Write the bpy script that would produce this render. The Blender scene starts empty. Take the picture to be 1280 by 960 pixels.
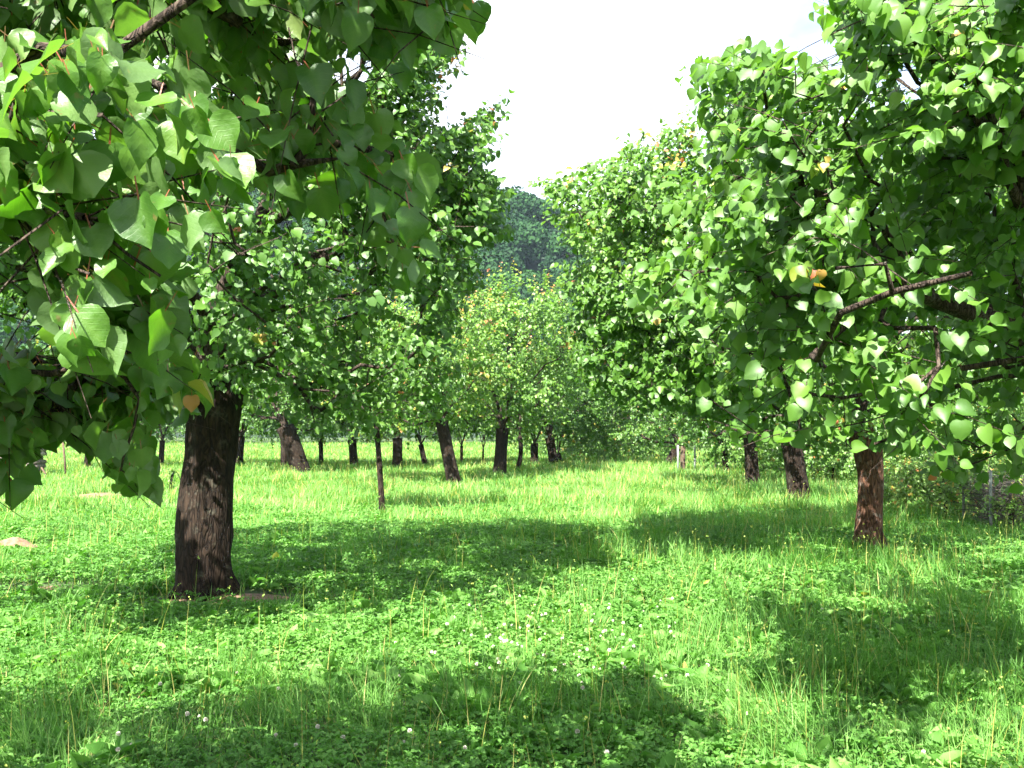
import bpy, math
import numpy as np
from mathutils import Vector

# ------------------------------------------------------------------ camera, sky, sun, exposure
scene = bpy.context.scene
CAM = np.array([0.0, 0.0, 1.6])
PITCH = math.atan(50 / 1280.0)
cam_data = bpy.data.cameras.new("camera")
cam_data.sensor_width = 36.0
cam_data.lens = 36.0
cam_data.clip_start = 0.05
cam_data.clip_end = 3000
cam = bpy.data.objects.new("camera", cam_data)
cam.location = CAM
cam.rotation_euler = (math.pi / 2 + PITCH, 0, 0)
scene.collection.objects.link(cam)
scene.camera = cam

ELEV = math.radians(48)
SHADOW = np.array([0.38, 0.925])                     # way the shadows fall on the ground
SUN = np.array([-SHADOW[0] * math.cos(ELEV), -SHADOW[1] * math.cos(ELEV), math.sin(ELEV)])
SUN /= np.linalg.norm(SUN)

world = bpy.data.worlds.new("World")
scene.world = world
world.use_nodes = True
wt = world.node_tree
wt.nodes.clear()
w_out = wt.nodes.new("ShaderNodeOutputWorld")
w_bg = wt.nodes.new("ShaderNodeBackground")
w_bg.inputs[1].default_value = 0.068
sky = wt.nodes.new("ShaderNodeTexSky")
sky.sky_type = 'NISHITA'
sky.sun_disc = False
sky.sun_elevation = ELEV
sky.sun_rotation = math.atan2(SUN[0], SUN[1])
sky.air_density = 1.1
sky.dust_density = 1.2
w_tc = wt.nodes.new("ShaderNodeTexCoord")
w_map = wt.nodes.new("ShaderNodeMapping")
w_map.inputs['Scale'].default_value = (1.5, 1.5, 3.2)
w_map.inputs['Location'].default_value = (0.35, 0.2, 0.1)
w_noise = wt.nodes.new("ShaderNodeTexNoise")
w_noise.inputs['Scale'].default_value = 1.3
w_noise.inputs['Detail'].default_value = 6
w_noise.inputs['Roughness'].default_value = 0.55
w_ramp = wt.nodes.new("ShaderNodeValToRGB")
w_ramp.color_ramp.elements[0].position = 0.40
w_ramp.color_ramp.elements[1].position = 0.62
w_mix = wt.nodes.new("ShaderNodeMixRGB")
w_mix.inputs[2].default_value = (7.5, 7.6, 7.8, 1)
wt.links.new(w_tc.outputs['Generated'], w_map.inputs[0])
wt.links.new(w_map.outputs[0], w_noise.inputs['Vector'])
wt.links.new(w_noise.outputs[0], w_ramp.inputs[0])
wt.links.new(w_ramp.outputs[0], w_mix.inputs[0])
wt.links.new(sky.outputs[0], w_mix.inputs[1])
wt.links.new(w_mix.outputs[0], w_bg.inputs[0])
wt.links.new(w_bg.outputs[0], w_out.inputs[0])

sun_data = bpy.data.lights.new("sun", 'SUN')
sun_data.energy = 5.0
sun_data.angle = math.radians(0.5)
sun_data.color = (1.0, 0.97, 0.91)
sun = bpy.data.objects.new("sun", sun_data)
sun.rotation_euler = Vector(SUN).to_track_quat('Z', 'Y').to_euler()
sun.location = (-20, -30, 50)
scene.collection.objects.link(sun)

scene.view_settings.view_transform = 'Standard'
scene.view_settings.look = 'None'
scene.view_settings.gamma = 1.0
scene.view_settings.use_curve_mapping = False
scene.view_settings.exposure = 2.48

scene.render.engine = 'CYCLES'
cy = scene.cycles
cy.use_denoising = True
cy.use_adaptive_sampling = True
cy.adaptive_threshold = 0.02
cy.max_bounces = 6
cy.diffuse_bounces = 3
cy.glossy_bounces = 2
cy.transmission_bounces = 5
cy.volume_bounces = 0
cy.transparent_max_bounces = 4
cy.sample_clamp_indirect = 4.0
cy.caustics_reflective = False
cy.caustics_refractive = False

# ------------------------------------------------------------------ maths helpers
def unit(v):
    return v / np.maximum(np.linalg.norm(v, axis=-1, keepdims=True), 1e-9)

def project(p):
    """world points -> picture coordinates of a 1280 x 960 frame and depth"""
    q = np.atleast_2d(p) - CAM
    c, s = math.cos(PITCH), math.sin(PITCH)
    depth = q[:, 1] * c + q[:, 2] * s
    up = -q[:, 1] * s + q[:, 2] * c
    dd = np.where(np.abs(depth) < 1e-3, 1e-3, depth)
    return 640 + 1280 * q[:, 0] / dd, 480 - 1280 * up / dd, depth

def at(x, y, depth):
    c, s = math.cos(PITCH), math.sin(PITCH)
    r = (x - 640) / 1280.0 * depth
    u = (480 - y) / 1280.0 * depth
    return np.array([r, depth * c - u * s, CAM[2] + depth * s + u * c])

def ground_at(x, y):
    d = 1280 * 1.6 / (y - 530.0)
    return np.array([(x - 640) / 1280.0 * d, d, 0.0])

def inside(px, py, poly):
    poly = np.asarray(poly, float)
    res = np.zeros(len(px), bool)
    j = len(poly) - 1
    for i in range(len(poly)):
        xi, yi = poly[i]; xj, yj = poly[j]
        if yi != yj:
            c = ((yi > py) != (yj > py)) & (px < (xj - xi) * (py - yi) / (yj - yi) + xi)
            res ^= c
        j = i
    return res

def hash3(i, j, k, seed):
    n = (i * 73856093) ^ (j * 19349663) ^ (k * 83492791) ^ (seed * 2654435761 & 0x7fffffff)
    n = (n ^ (n >> 13)) * 1274126177
    n = n ^ (n >> 16)
    return (n & 0xffffff) / float(0xffffff)

def noise(p, scale=1.0, seed=0):
    q = np.asarray(p, float) * scale
    f = np.floor(q).astype(np.int64)
    t = q - f
    t = t * t * (3 - 2 * t)
    out = 0
    for a in (0, 1):
        for b in (0, 1):
            for c in (0, 1):
                w = (t[:, 0] if a else 1 - t[:, 0]) * (t[:, 1] if b else 1 - t[:, 1]) * (t[:, 2] if c else 1 - t[:, 2])
                out = out + w * hash3(f[:, 0] + a, f[:, 1] + b, f[:, 2] + c, seed)
    return out

def noise2(x, y, scale, seed=0):
    return noise(np.stack([x, y, np.zeros_like(x)], 1), scale, seed)

def ground_z(x, y):
    x = np.asarray(x, float); y = np.asarray(y, float)
    return 0.09 * (noise2(x, y, 0.35, 5) - 0.5) + 0.04 * (noise2(x, y, 1.3, 6) - 0.5)

# ------------------------------------------------------------------ mesh and object helpers
class Soup:
    """collects vertices, triangles and a tint colour per vertex"""
    def __init__(self):
        self.v, self.f, self.c, self.n = [], [], [], 0
    def add(self, v, f, c=None):
        v = np.asarray(v, np.float32).reshape(-1, 3)
        f = np.asarray(f, np.int64).reshape(-1, 3)
        if c is None:
            c = np.zeros((len(v), 4), np.float32)
        c = np.broadcast_to(np.asarray(c, np.float32), (len(v), 4))
        self.v.append(v); self.f.append(f + self.n); self.c.append(c)
        self.n += len(v)
    def mesh(self, name, mat, smooth=True):
        v = np.concatenate(self.v); f = np.concatenate(self.f).astype(np.int32); c = np.concatenate(self.c)
        me = bpy.data.meshes.new(name)
        me.vertices.add(len(v)); me.vertices.foreach_set("co", v.ravel())
        me.loops.add(f.size); me.loops.foreach_set("vertex_index", f.ravel())
        me.polygons.add(len(f)); me.polygons.foreach_set("loop_start", np.arange(0, f.size, 3, dtype=np.int32))
        me.update(calc_edges=True)
        me.polygons.foreach_set("use_smooth", np.full(len(f), smooth))
        a = me.color_attributes.new("tint", 'FLOAT_COLOR', 'POINT')
        a.data.foreach_set("color", np.ascontiguousarray(c).ravel())
        me.materials.append(mat)
        return me

def link(o):
    scene.collection.objects.link(o)
    return o

def obj(name, me, parent=None):
    o = link(bpy.data.objects.new(name, me))
    if parent:
        o.parent = parent
    return o

def tag(o, label, cat, group=None):
    o["label"] = label; o["category"] = cat
    if group:
        o["group"] = group
    return o

def thing(name, label, cat, loc, group=None):
    o = link(bpy.data.objects.new(name, None))
    o.empty_display_size = 0.2
    o.location = loc
    return tag(o, label, cat, group)

def structure(o):
    o["kind"] = "structure"
    return o

def stuff(o, label, cat):
    o["kind"] = "stuff"
    return tag(o, label, cat)

# ------------------------------------------------------------------ materials
def new_mat(name):
    m = bpy.data.materials.new(name)
    m.use_nodes = True
    nt = m.node_tree
    nt.nodes.clear()
    return m, nt, nt.nodes.new("ShaderNodeOutputMaterial")

def ramp(nt, stops, src):
    r = nt.nodes.new("ShaderNodeValToRGB")
    el = r.color_ramp.elements
    while len(el) < len(stops):
        el.new(0.5)
    for e, (p, c) in zip(el, stops):
        e.position = p; e.color = (*c, 1)
    nt.links.new(src, r.inputs[0])
    return r.outputs[0]

def mix(nt, fac, a, b, mode='MIX'):
    n = nt.nodes.new("ShaderNodeMixRGB")
    n.blend_type = mode
    for i, s in ((0, fac), (1, a), (2, b)):
        if isinstance(s, (int, float)):
            n.inputs[i].default_value = s
        elif isinstance(s, tuple):
            n.inputs[i].default_value = (*s, 1)
        else:
            nt.links.new(s, n.inputs[i])
    return n.outputs[0]

def leaf_material(name, greens, young, third, rough=0.42, trans=0.4, trans_mul=(1.4, 1.8, 0.5), under=0.35, spec=0.6, veins=False):
    """tint: red = which green, green = young or dry colour, blue = stalk"""
    m, nt, out = new_mat(name)
    at_ = nt.nodes.new("ShaderNodeAttribute"); at_.attribute_name = "tint"
    sep = nt.nodes.new("ShaderNodeSeparateColor")
    nt.links.new(at_.outputs['Color'], sep.inputs[0])
    col = ramp(nt, greens, sep.outputs[0])
    yc = ramp(nt, [(0.35, tuple(0.9 * c for c in (0.33, 0.33, 0.035)) if young[0] > 0.3 else young), (0.95, young)], sep.outputs[1])
    yf = ramp(nt, [(0.0, (0, 0, 0)), (0.6, (1, 1, 1))], sep.outputs[1])
    col = mix(nt, yf, col, yc)
    col = mix(nt, sep.outputs[2], col, third)
    geo = nt.nodes.new("ShaderNodeNewGeometry")
    if under > 0:
        pale = mix(nt, under, col, (0.16, 0.22, 0.11))
        col = mix(nt, geo.outputs['Backfacing'], col, pale)
    vein = None
    if veins:                                  # side veins run in lines of equal alpha
        mu = nt.nodes.new("ShaderNodeMath"); mu.operation = 'MULTIPLY'; mu.inputs[1].default_value = 6.5
        nt.links.new(at_.outputs['Alpha'], mu.inputs[0])
        fr = nt.nodes.new("ShaderNodeMath"); fr.operation = 'PINGPONG'; fr.inputs[1].default_value = 0.5
        nt.links.new(mu.outputs[0], fr.inputs[0])
        vein = ramp(nt, [(0.0, (1, 1, 1)), (0.09, (0, 0, 0))], fr.outputs[0])
        vf = mix(nt, 1.0, vein, (0.11, 0.11, 0.11), 'MULTIPLY')
        col = mix(nt, vf, col, (0.17, 0.27, 0.07))
        sn = nt.nodes.new("ShaderNodeTexNoise"); sn.inputs['Scale'].default_value = 38; sn.inputs['Detail'].default_value = 4
        stc = nt.nodes.new("ShaderNodeTexCoord"); nt.links.new(stc.outputs['Object'], sn.inputs['Vector'])
        spots_ = ramp(nt, [(0.68, (0, 0, 0)), (0.74, (0.75, 0.75, 0.75))], sn.outputs[0])
        col = mix(nt, spots_, col, (0.16, 0.12, 0.04))
    pr = nt.nodes.new("ShaderNodeBsdfPrincipled")
    nt.links.new(col, pr.inputs['Base Color'])
    pr.inputs['Roughness'].default_value = rough
    pr.inputs['Specular IOR Level'].default_value = spec
    if veins:
        nz = nt.nodes.new("ShaderNodeTexNoise"); nz.inputs['Scale'].default_value = 90; nz.inputs['Detail'].default_value = 3
        tcn = nt.nodes.new("ShaderNodeTexCoord"); nt.links.new(tcn.outputs['Object'], nz.inputs['Vector'])
        bp = nt.nodes.new("ShaderNodeBump"); bp.inputs['Strength'].default_value = 0.4; bp.inputs['Distance'].default_value = 0.004
        hh = mix(nt, 0.12, nz.outputs[0], vein); nt.links.new(hh, bp.inputs['Height']); nt.links.new(bp.outputs[0], pr.inputs['Normal'])
    tr = nt.nodes.new("ShaderNodeBsdfTranslucent")
    tcol = mix(nt, 1.0, col, trans_mul, 'MULTIPLY')
    nt.links.new(tcol, tr.inputs[0])
    ms = nt.nodes.new("ShaderNodeMixShader")
    ms.inputs[0].default_value = trans
    nt.links.new(pr.outputs[0], ms.inputs[1]); nt.links.new(tr.outputs[0], ms.inputs[2])
    nt.links.new(ms.outputs[0], out.inputs[0])
    return m

G_TREE = [(0.0, (0.038, 0.105, 0.012)), (0.45, (0.072, 0.165, 0.018)), (0.8, (0.115, 0.222, 0.028)), (1.0, (0.19, 0.28, 0.038))]
LEAF = leaf_material("apricot_leaf", G_TREE, (0.42, 0.13, 0.065), (0.25, 0.07, 0.035), rough=0.5)
LEAF_NEAR = leaf_material("apricot_leaf_near", G_TREE, (0.34, 0.13, 0.04), (0.25, 0.07, 0.035), rough=0.47, veins=True)
G_FAR = [(0.0, (0.055, 0.135, 0.02)), (0.5, (0.1, 0.2, 0.032)), (1.0, (0.18, 0.29, 0.055))]
LEAF_FAR = leaf_material("far_leaf", G_FAR, (0.45, 0.18, 0.06), (0.2, 0.1, 0.04), rough=0.5)
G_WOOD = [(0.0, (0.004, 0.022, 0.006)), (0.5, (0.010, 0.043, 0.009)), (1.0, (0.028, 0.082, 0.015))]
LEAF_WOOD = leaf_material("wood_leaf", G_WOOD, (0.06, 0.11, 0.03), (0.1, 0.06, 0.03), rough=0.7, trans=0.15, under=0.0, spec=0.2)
G_GRASS = [(0.0, (0.048, 0.14, 0.018)), (0.4, (0.092, 0.225, 0.036)), (0.75, (0.165, 0.32, 0.07)), (1.0, (0.28, 0.42, 0.15))]
GRASS = leaf_material("grass_blade", G_GRASS, (0.42, 0.36, 0.16), (0.6, 0.52, 0.36), rough=0.6, trans=0.38, trans_mul=(1.2, 1.55, 0.6), under=0.0, spec=0.3)

def bark_material(name, dark, light, lichen, lichen_amt=0.5, scale=1.0):
    m, nt, out = new_mat(name)
    tc = nt.nodes.new("ShaderNodeTexCoord")
    mp = nt.nodes.new("ShaderNodeMapping")
    mp.inputs['Scale'].default_value = (scale, scale, scale * 0.22)
    nt.links.new(tc.outputs['Object'], mp.inputs[0])
    n1 = nt.nodes.new("ShaderNodeTexNoise"); n1.inputs['Scale'].default_value = 28; n1.inputs['Detail'].default_value = 8
    n1.inputs['Roughness'].default_value = 0.65
    vo = nt.nodes.new("ShaderNodeTexVoronoi"); vo.feature = 'DISTANCE_TO_EDGE'; vo.inputs['Scale'].default_value = 22
    wn = nt.nodes.new("ShaderNodeTexNoise"); wn.inputs['Scale'].default_value = 9
    nt.links.new(mp.outputs[0], n1.inputs['Vector'])
    nt.links.new(mp.outputs[0], wn.inputs['Vector'])
    wmix = mix(nt, 0.25, mp.outputs[0], wn.outputs['Color'], 'ADD')
    nt.links.new(wmix, vo.inputs['Vector'])
    col = ramp(nt, [(0.3, dark), (0.7, light)], n1.outputs[0])
    crack = ramp(nt, [(0.0, (0.25, 0.25, 0.25)), (0.18, (1, 1, 1))], vo.outputs['Distance'])
    col = mix(nt, 1.0, col, crack, 'MULTIPLY')
    n2 = nt.nodes.new("ShaderNodeTexNoise"); n2.inputs['Scale'].default_value = 7 * scale; n2.inputs['Detail'].default_value = 7
    n2.inputs['Roughness'].default_value = 0.7
    nt.links.new(tc.outputs['Object'], n2.inputs['Vector'])
    lm = ramp(nt, [(0.56, (0, 0, 0)), (0.68, (lichen_amt,) * 3)], n2.outputs[0])
    col = mix(nt, lm, col, lichen)
    pr = nt.nodes.new("ShaderNodeBsdfPrincipled")
    pr.inputs['Roughness'].default_value = 0.9
    pr.inputs['Specular IOR Level'].default_value = 0.15
    nt.links.new(col, pr.inputs['Base Color'])
    h = mix(nt, 0.5, n1.outputs[0], crack)
    bp = nt.nodes.new("ShaderNodeBump"); bp.inputs['Strength'].default_value = 0.9; bp.inputs['Distance'].default_value = 0.02
    nt.links.new(h, bp.inputs['Height']); nt.links.new(bp.outputs[0], pr.inputs['Normal'])
    nt.links.new(pr.outputs[0], out.inputs[0])
    return m

BARK = bark_material("old_bark", (0.010, 0.0065, 0.0045), (0.04, 0.026, 0.017), (0.15, 0.15, 0.11), 0.3)
BARK_RED = bark_material("reddish_bark", (0.04, 0.02, 0.012), (0.17, 0.085, 0.05), (0.36, 0.32, 0.27), 0.4)
BARK_LIMB = bark_material("limb_bark", (0.03, 0.02, 0.016), (0.11, 0.08, 0.06), (0.24, 0.24, 0.2), 0.4, 2.0)

def plain(name, c1, c2, scale=8, rough=0.9, bump=0.4, metal=0.0):
    m, nt, out = new_mat(name)
    tc = nt.nodes.new("ShaderNodeTexCoord")
    n1 = nt.nodes.new("ShaderNodeTexNoise"); n1.inputs['Scale'].default_value = scale; n1.inputs['Detail'].default_value = 8
    nt.links.new(tc.outputs['Object'], n1.inputs['Vector'])
    col = ramp(nt, [(0.35, c1), (0.65, c2)], n1.outputs[0])
    pr = nt.nodes.new("ShaderNodeBsdfPrincipled")
    pr.inputs['Roughness'].default_value = rough
    pr.inputs['Metallic'].default_value = metal
    nt.links.new(col, pr.inputs['Base Color'])
    bp = nt.nodes.new("ShaderNodeBump"); bp.inputs['Strength'].default_value = bump; bp.inputs['Distance'].default_value = 0.01
    nt.links.new(n1.outputs[0], bp.inputs['Height']); nt.links.new(bp.outputs[0], pr.inputs['Normal'])
    nt.links.new(pr.outputs[0], out.inputs[0])
    return m

SOIL = plain("ground_soil", (0.03, 0.055, 0.012), (0.06, 0.10, 0.02), 3)
EARTH = plain("dry_earth", (0.11, 0.06, 0.033), (0.22, 0.135, 0.08), 22, bump=0.9)
POSTWOOD = plain("post_wood", (0.05, 0.03, 0.018), (0.11, 0.07, 0.04), 30)
CONCRETE = plain("pale_concrete", (0.13, 0.15, 0.13), (0.23, 0.24, 0.22), 30)
WIRE = plain("wire_steel", (0.06, 0.075, 0.06), (0.13, 0.12, 0.1), 50, rough=0.7, bump=0, metal=0.1)
LOGS = plain("log_wood", (0.05, 0.04, 0.035), (0.22, 0.18, 0.15), 14)
BRUSH = plain("dead_brush", (0.018, 0.018, 0.013), (0.07, 0.055, 0.04), 14)
LOGEND = plain("log_end", (0.2, 0.16, 0.13), (0.42, 0.37, 0.32), 14)
FRUIT = plain("green_apricot", (0.12, 0.2, 0.04), (0.2, 0.3, 0.07), 30, rough=0.6, bump=0.05)
PETAL = plain("clover_petal", (0.5, 0.42, 0.32), (0.82, 0.8, 0.7), 160, rough=0.8, bump=0.3)
STALK = plain("clover_stalk", (0.07, 0.15, 0.03), (0.1, 0.22, 0.04), 30, rough=0.7, bump=0)

# ------------------------------------------------------------------ leaf shapes
def leaf_template(lod):
    """returns x (side), y (length), faces and the stalk flag"""
    if lod == 0:
        rows = [(-0.02, 0.18), (0.05, 0.35), (0.2, 0.48), (0.38, 0.52), (0.57, 0.49), (0.75, 0.36), (0.89, 0.15), (1.03, 0.0)]
        cols = [-1, -0.55, 0, 0.55, 1]
    elif lod == 1:
        rows = [(0.0, 0.2), (0.1, 0.39), (0.28, 0.5), (0.5, 0.51), (0.72, 0.38), (0.88, 0.17), (1.03, 0.0)]
        cols = [-1, 0, 1]
    else:
        rows = [(0.0, 0.15), (0.3, 0.48), (0.68, 0.41), (1.02, 0.0)]
        cols = [-1, 0, 1]
    x, y, faces = [], [], []
    nc = len(cols)
    for r, (t, w) in enumerate(rows):
        for c in cols:
            sag = 0.06 * (1 - abs(c)) if r == 0 else 0            # notch at the stalk
            x.append(c * w); y.append(t + sag)
    for r in range(len(rows) - 1):
        for k in range(nc - 1):
            a, b, d, e = r * nc + k, r * nc + k + 1, (r + 1) * nc + k, (r + 1) * nc + k + 1
            if r == len(rows) - 2:
                faces.append((a, b, (r + 1) * nc + nc // 2))
            else:
                faces += [(a, b, e), (a, e, d)]
    flag = [0.0] * len(x)
    if lod == 0:
        n = len(x)
        x += [-0.016, 0.016, -0.02, 0.02]; y += [-0.42, -0.42, 0.06, 0.06]
        faces += [(n, n + 1, n + 3), (n, n + 3, n + 2)]
        flag += [1.0] * 4
    return np.array(x), np.array(y), np.array(faces), np.array(flag)

def add_leaves(soup, rng, pos, axis, normal, size, young, lod, greens=None):
    X, Y, F, FL = leaf_template(lod)
    n = len(pos)
    if n == 0:
        return
    d = unit(axis)
    side = unit(np.cross(d, normal))
    nrm = np.cross(side, d)
    fold = rng.uniform(0.08, 0.75, n)
    curl = rng.normal(-0.24, 0.22, n)
    wid = rng.uniform(0.82, 1.12, n)
    ph = rng.uniform(0, 6.28, n)
    wave = 0.06 if lod == 0 else 0.04
    z = fold[:, None] * np.abs(X)[None] + curl[:, None] * (Y ** 2)[None] + wave * np.sin(ph[:, None] + 9 * Y[None] + 3 * np.sign(X)[None]) * (np.abs(X) > 0.2)[None]
    tw = rng.normal(0, 0.25, n)
    z = z + tw[:, None] * X[None] * Y[None]
    s = size[:, None, None]
    off = 0.42 if lod == 0 else 0.12
    v = pos[:, None, :] + s * ((wid[:, None] * X[None])[..., None] * side[:, None] + (Y[None, :, None] + off) * d[:, None] + z[..., None] * nrm[:, None])
    f = F[None] + (np.arange(n) * len(X))[:, None, None]
    col = np.zeros((n, len(X), 4), np.float32)
    g = rng.beta(2.2, 2.6, n) if greens is None else greens
    col[..., 0] = g[:, None]
    col[..., 1] = young[:, None]
    col[..., 2] = FL[None]
    if lod == 0:                                                  # paler midrib and leaf edge
        mid = (np.abs(X) < 1e-6).astype(float)
        col[..., 0] = np.clip(col[..., 0] + 0.22 * mid[None], 0, 1)
    col[..., 3] = (Y - 0.75 * np.abs(X))[None] + 1.0
    soup.add(v.reshape(-1, 3), f.reshape(-1, 3), col.reshape(-1, 4))

def tube(soup, pts, rad, sides, bump=0.0, seed=0, cap=True, sq=None):
    pts = np.asarray(pts, float); rad = np.asarray(rad, float)
    n = len(pts)
    t = np.gradient(pts, axis=0) if n > 1 else np.array([[0, 0, 1.0]])
    t = unit(t)
    ref = np.array([1.0, 0.13, 0.07]) if abs(t[:, 0]).mean() < 0.8 else np.array([0.1, 1.0, 0.2])
    u = unit(np.cross(t, ref)); w = np.cross(t, u)
    a = np.linspace(0, 2 * np.pi, sides, endpoint=False)
    ring = np.cos(a)[None, :, None] * u[:, None] + np.sin(a)[None, :, None] * w[:, None]
    r = np.repeat(rad[:, None], sides, 1)
    if bump > 0:
        base = pts[:, None] + ring * r[..., None]
        b = base.reshape(-1, 3)
        q = b * np.array([1, 1, 0.25])
        k = 0.5 * noise(q, 9, seed) + 0.35 * noise(q, 22, seed + 1) + 0.3 * noise(b, 3.2, seed + 2) - 0.55
        r = r + bump * k.reshape(n, sides)
    v = (pts[:, None] + ring * r[..., None]).reshape(-1, 3)
    i = np.arange(n - 1)[:, None] * sides; j = np.arange(sides)[None]; j2 = (j + 1) % sides
    A, B, C, D = i + j, i + j2, i + sides + j, i + sides + j2
    f = np.concatenate([np.stack([A, B, D], -1).reshape(-1, 3), np.stack([A, D, C], -1).reshape(-1, 3)])
    if cap:
        v = np.concatenate([v, pts[:1], pts[-1:]])
        j = np.arange(sides); j2 = (j + 1) % sides
        f = np.concatenate([f, np.stack([j2, j, np.full(sides, n * sides)], -1),
                            np.stack([(n - 1) * sides + j, (n - 1) * sides + j2, np.full(sides, n * sides + 1)], -1)])
    soup.add(v, f)

def smooth_path(keys, step):
    keys = np.asarray(keys, float)
    p = np.vstack([2 * keys[0] - keys[1], keys, 2 * keys[-1] - keys[-2]])
    out = []
    for i in range(1, len(p) - 2):
        L = np.linalg.norm(p[i + 1, :3] - p[i, :3])
        m = max(2, int(math.ceil(L / step)))
        for t in np.arange(m) / m:
            out.append(0.5 * (2 * p[i] + (p[i + 1] - p[i - 1]) * t + (2 * p[i - 1] - 5 * p[i] + 4 * p[i + 1] - p[i + 2]) * t * t
                              + (3 * p[i] - p[i - 1] - 3 * p[i + 1] + p[i + 2]) * t ** 3))
    out.append(keys[-1])
    return np.array(out)

# ------------------------------------------------------------------ trees
def sample_envelope(rng, ell, n, shell=0.55):
    vol = np.array([e[1][0] * e[1][1] * e[1][2] for e in ell]); vol = vol / vol.sum()
    out = []
    for k, e in enumerate(ell):
        m = max(3, int(n * vol[k]))
        d = unit(rng.normal(size=(m, 3)))
        r = rng.uniform(0, 1, m) ** (1 / 3 * shell)
        lump = 0.82 + 0.36 * noise(d * 2.2 + 20, 1.0, 31 + k)
        out.append(np.array(e[0]) + d * (r * lump)[:, None] * np.array(e[1]))
    return np.concatenate(out)

def make_tree(name, label, base, keys, ell, n_shoots, leaf=0.075, lod=2, seed=1, limbs=(), keep=None, leaf_keep=None, extra=None,
              bark=BARK, mat=LEAF, sides=16, bump=0.03, step=0.12, sprouts=0.08, young=0.05, subs=3, spacing=0.036,
              group="apricot trees of the orchard", cat="tree", auto_limbs=5, droop=0.35, low=-1.0, fruits=(), green_shift=0.0,
              shoot_len=(0.22, 0.5), holes=0.0, roots=()):
    """base: ground point; keys: trunk (dx, dy, z, radius); ell: crown ellipsoids relative to the base (centre, radii)"""
    rng = np.random.default_rng(seed)
    base = np.asarray(base, float)
    base = np.array([base[0], base[1], float(ground_z(base[:1], base[1:2])[0])])
    ell = [(np.array(c, float), np.array(r, float)) for c, r in ell]
    tr = smooth_path(keys, step)
    root = thing(name, label, cat, base, group)
    # trunk with its flared foot
    s = Soup()
    foot = smooth_path([(keys[0][0], keys[0][1], -0.25, keys[0][3] * 1.05)] + list(keys), step)
    tube(s, foot[:, :3], foot[:, 3], sides, bump, seed)
    for rx, ry, rr in roots:                                  # roots that run out of the foot
        tube(s, smooth_path([(rx * 0.25, ry * 0.25, 0.34), (rx * 0.62, ry * 0.62, 0.12), (rx, ry, -0.06)], 0.04), np.linspace(rr, rr * 0.45, len(smooth_path([(rx * 0.25, ry * 0.25, 0.34), (rx * 0.62, ry * 0.62, 0.12), (rx, ry, -0.06)], 0.04))), 14, bump * 0.5, seed + 9)
    obj("trunk", s.mesh("trunk", bark), root)
    # skeleton nodes
    P = [tr[i, :3] for i in range(len(tr))]
    par = [i - 1 for i in range(len(tr))]
    plen = [0.0] * len(tr)
    top = len(tr) - 1
    ok = [0.0 if i >= len(tr) - 3 else 5.0 for i in range(len(tr))]
    chains = []
    centre = np.mean([e[0] for e in ell], axis=0)
    def grow(target, start, lim=False):
        a = P[start]; L = np.linalg.norm(target - a)
        dprev = unit(a - P[par[start]]) if par[start] >= 0 else np.array([0, 0, 1.0])
        side = rng.normal(0, 0.1, 3) * L
        ctrl = a + dprev * L * (0.3 if not lim else 0.35) + (target - a) * 0.25 + side
        m = max(2, int(L / 0.2))
        ids = [start]
        for t in (np.arange(m) + 1) / m:
            q = (1 - t) ** 2 * a + 2 * t * (1 - t) * ctrl + t * t * target + rng.normal(0, 0.012, 3)
            P.append(q); par.append(ids[-1]); plen.append(plen[ids[-1]] + L / m); ok.append(0.0)
            ids.append(len(P) - 1)
        chains.append(ids)
        return ids[-1]
    load = {}
    for lb in limbs:                                           # limbs given as point lists relative to the base
        st = top
        for q in lb:
            st = grow(np.array(q, float), st, True)
        load[st] = load.get(st, 0) + 12
    for k in range(auto_limbs):
        e = ell[rng.integers(len(ell))]
        az = 2 * math.pi * (k + rng.uniform(-0.25, 0.25)) / max(auto_limbs, 1)
        q = e[0] + np.array([math.cos(az) * 0.55, math.sin(az) * 0.55, rng.uniform(-0.15, 0.45)]) * e[1]
        st = grow(q, top, True)
        load[st] = load.get(st, 0) + 6
    A = sample_envelope(rng, ell, n_shoots)
    if extra is not None:
        A = np.concatenate([A, extra - base])
    A = A[A[:, 2] > max(low, 0.3)]
    if holes > 0:                                            # airy gaps between the sprays
        A = A[noise(A + 70 + seed, 1.15, 17) > holes]
    if keep is not None:
        A = A[keep(A + base)]
    tp = tr[-1, :3]
    A = A[np.argsort(np.linalg.norm(A - tp, axis=1))]
    tips = []
    for a in A:
        arr = np.array(P); pl = np.array(plen)
        dist = np.linalg.norm(arr - a, axis=1)
        cost = dist + 0.28 * pl + np.array(ok) + 0.5 * np.maximum(arr[:, 2] - a[2] - 0.1, 0)
        i = int(np.argmin(cost))
        tips.append(grow(a, i) if dist[i] > 0.12 else i)
    N = len(P)
    w = np.zeros(N)
    for t in tips:
        w[t] += 1
    for t, x in load.items():
        w[t] += x
    for i in range(N - 1, 0, -1):
        if par[i] >= 0:
            w[par[i]] += w[i]
    W = max(w[top], 2)
    r0 = 0.0035
    ex = math.log(max(0.62 * tr[-1, 3], r0 * 2) / r0) / math.log(W)
    R = r0 * np.maximum(w, 1) ** ex
    Parr = np.array(P)
    # limbs, branches and twigs
    bs = Soup()
    for ids in chains:
        rr = R[ids].copy(); rr[0] = min(rr[0], rr[1] * 1.25)
        mx = rr.max()
        if leaf_keep is not None and mx < 0.009:
            q = Parr[ids] + base
            q = q[in_view(q)]
            if len(q) and leaf_keep(q, rng).mean() < 0.5:
                continue
        sd = 3 if mx < 0.007 else (5 if mx < 0.03 else 9)
        tube(bs, Parr[ids], rr, sd, 0.0 if mx < 0.03 else 0.012, seed + 3, cap=False)
    # shoots
    tips = np.array(tips)
    ends = Parr[tips]
    back = Parr[np.array([par[t] for t in tips])]
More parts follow.
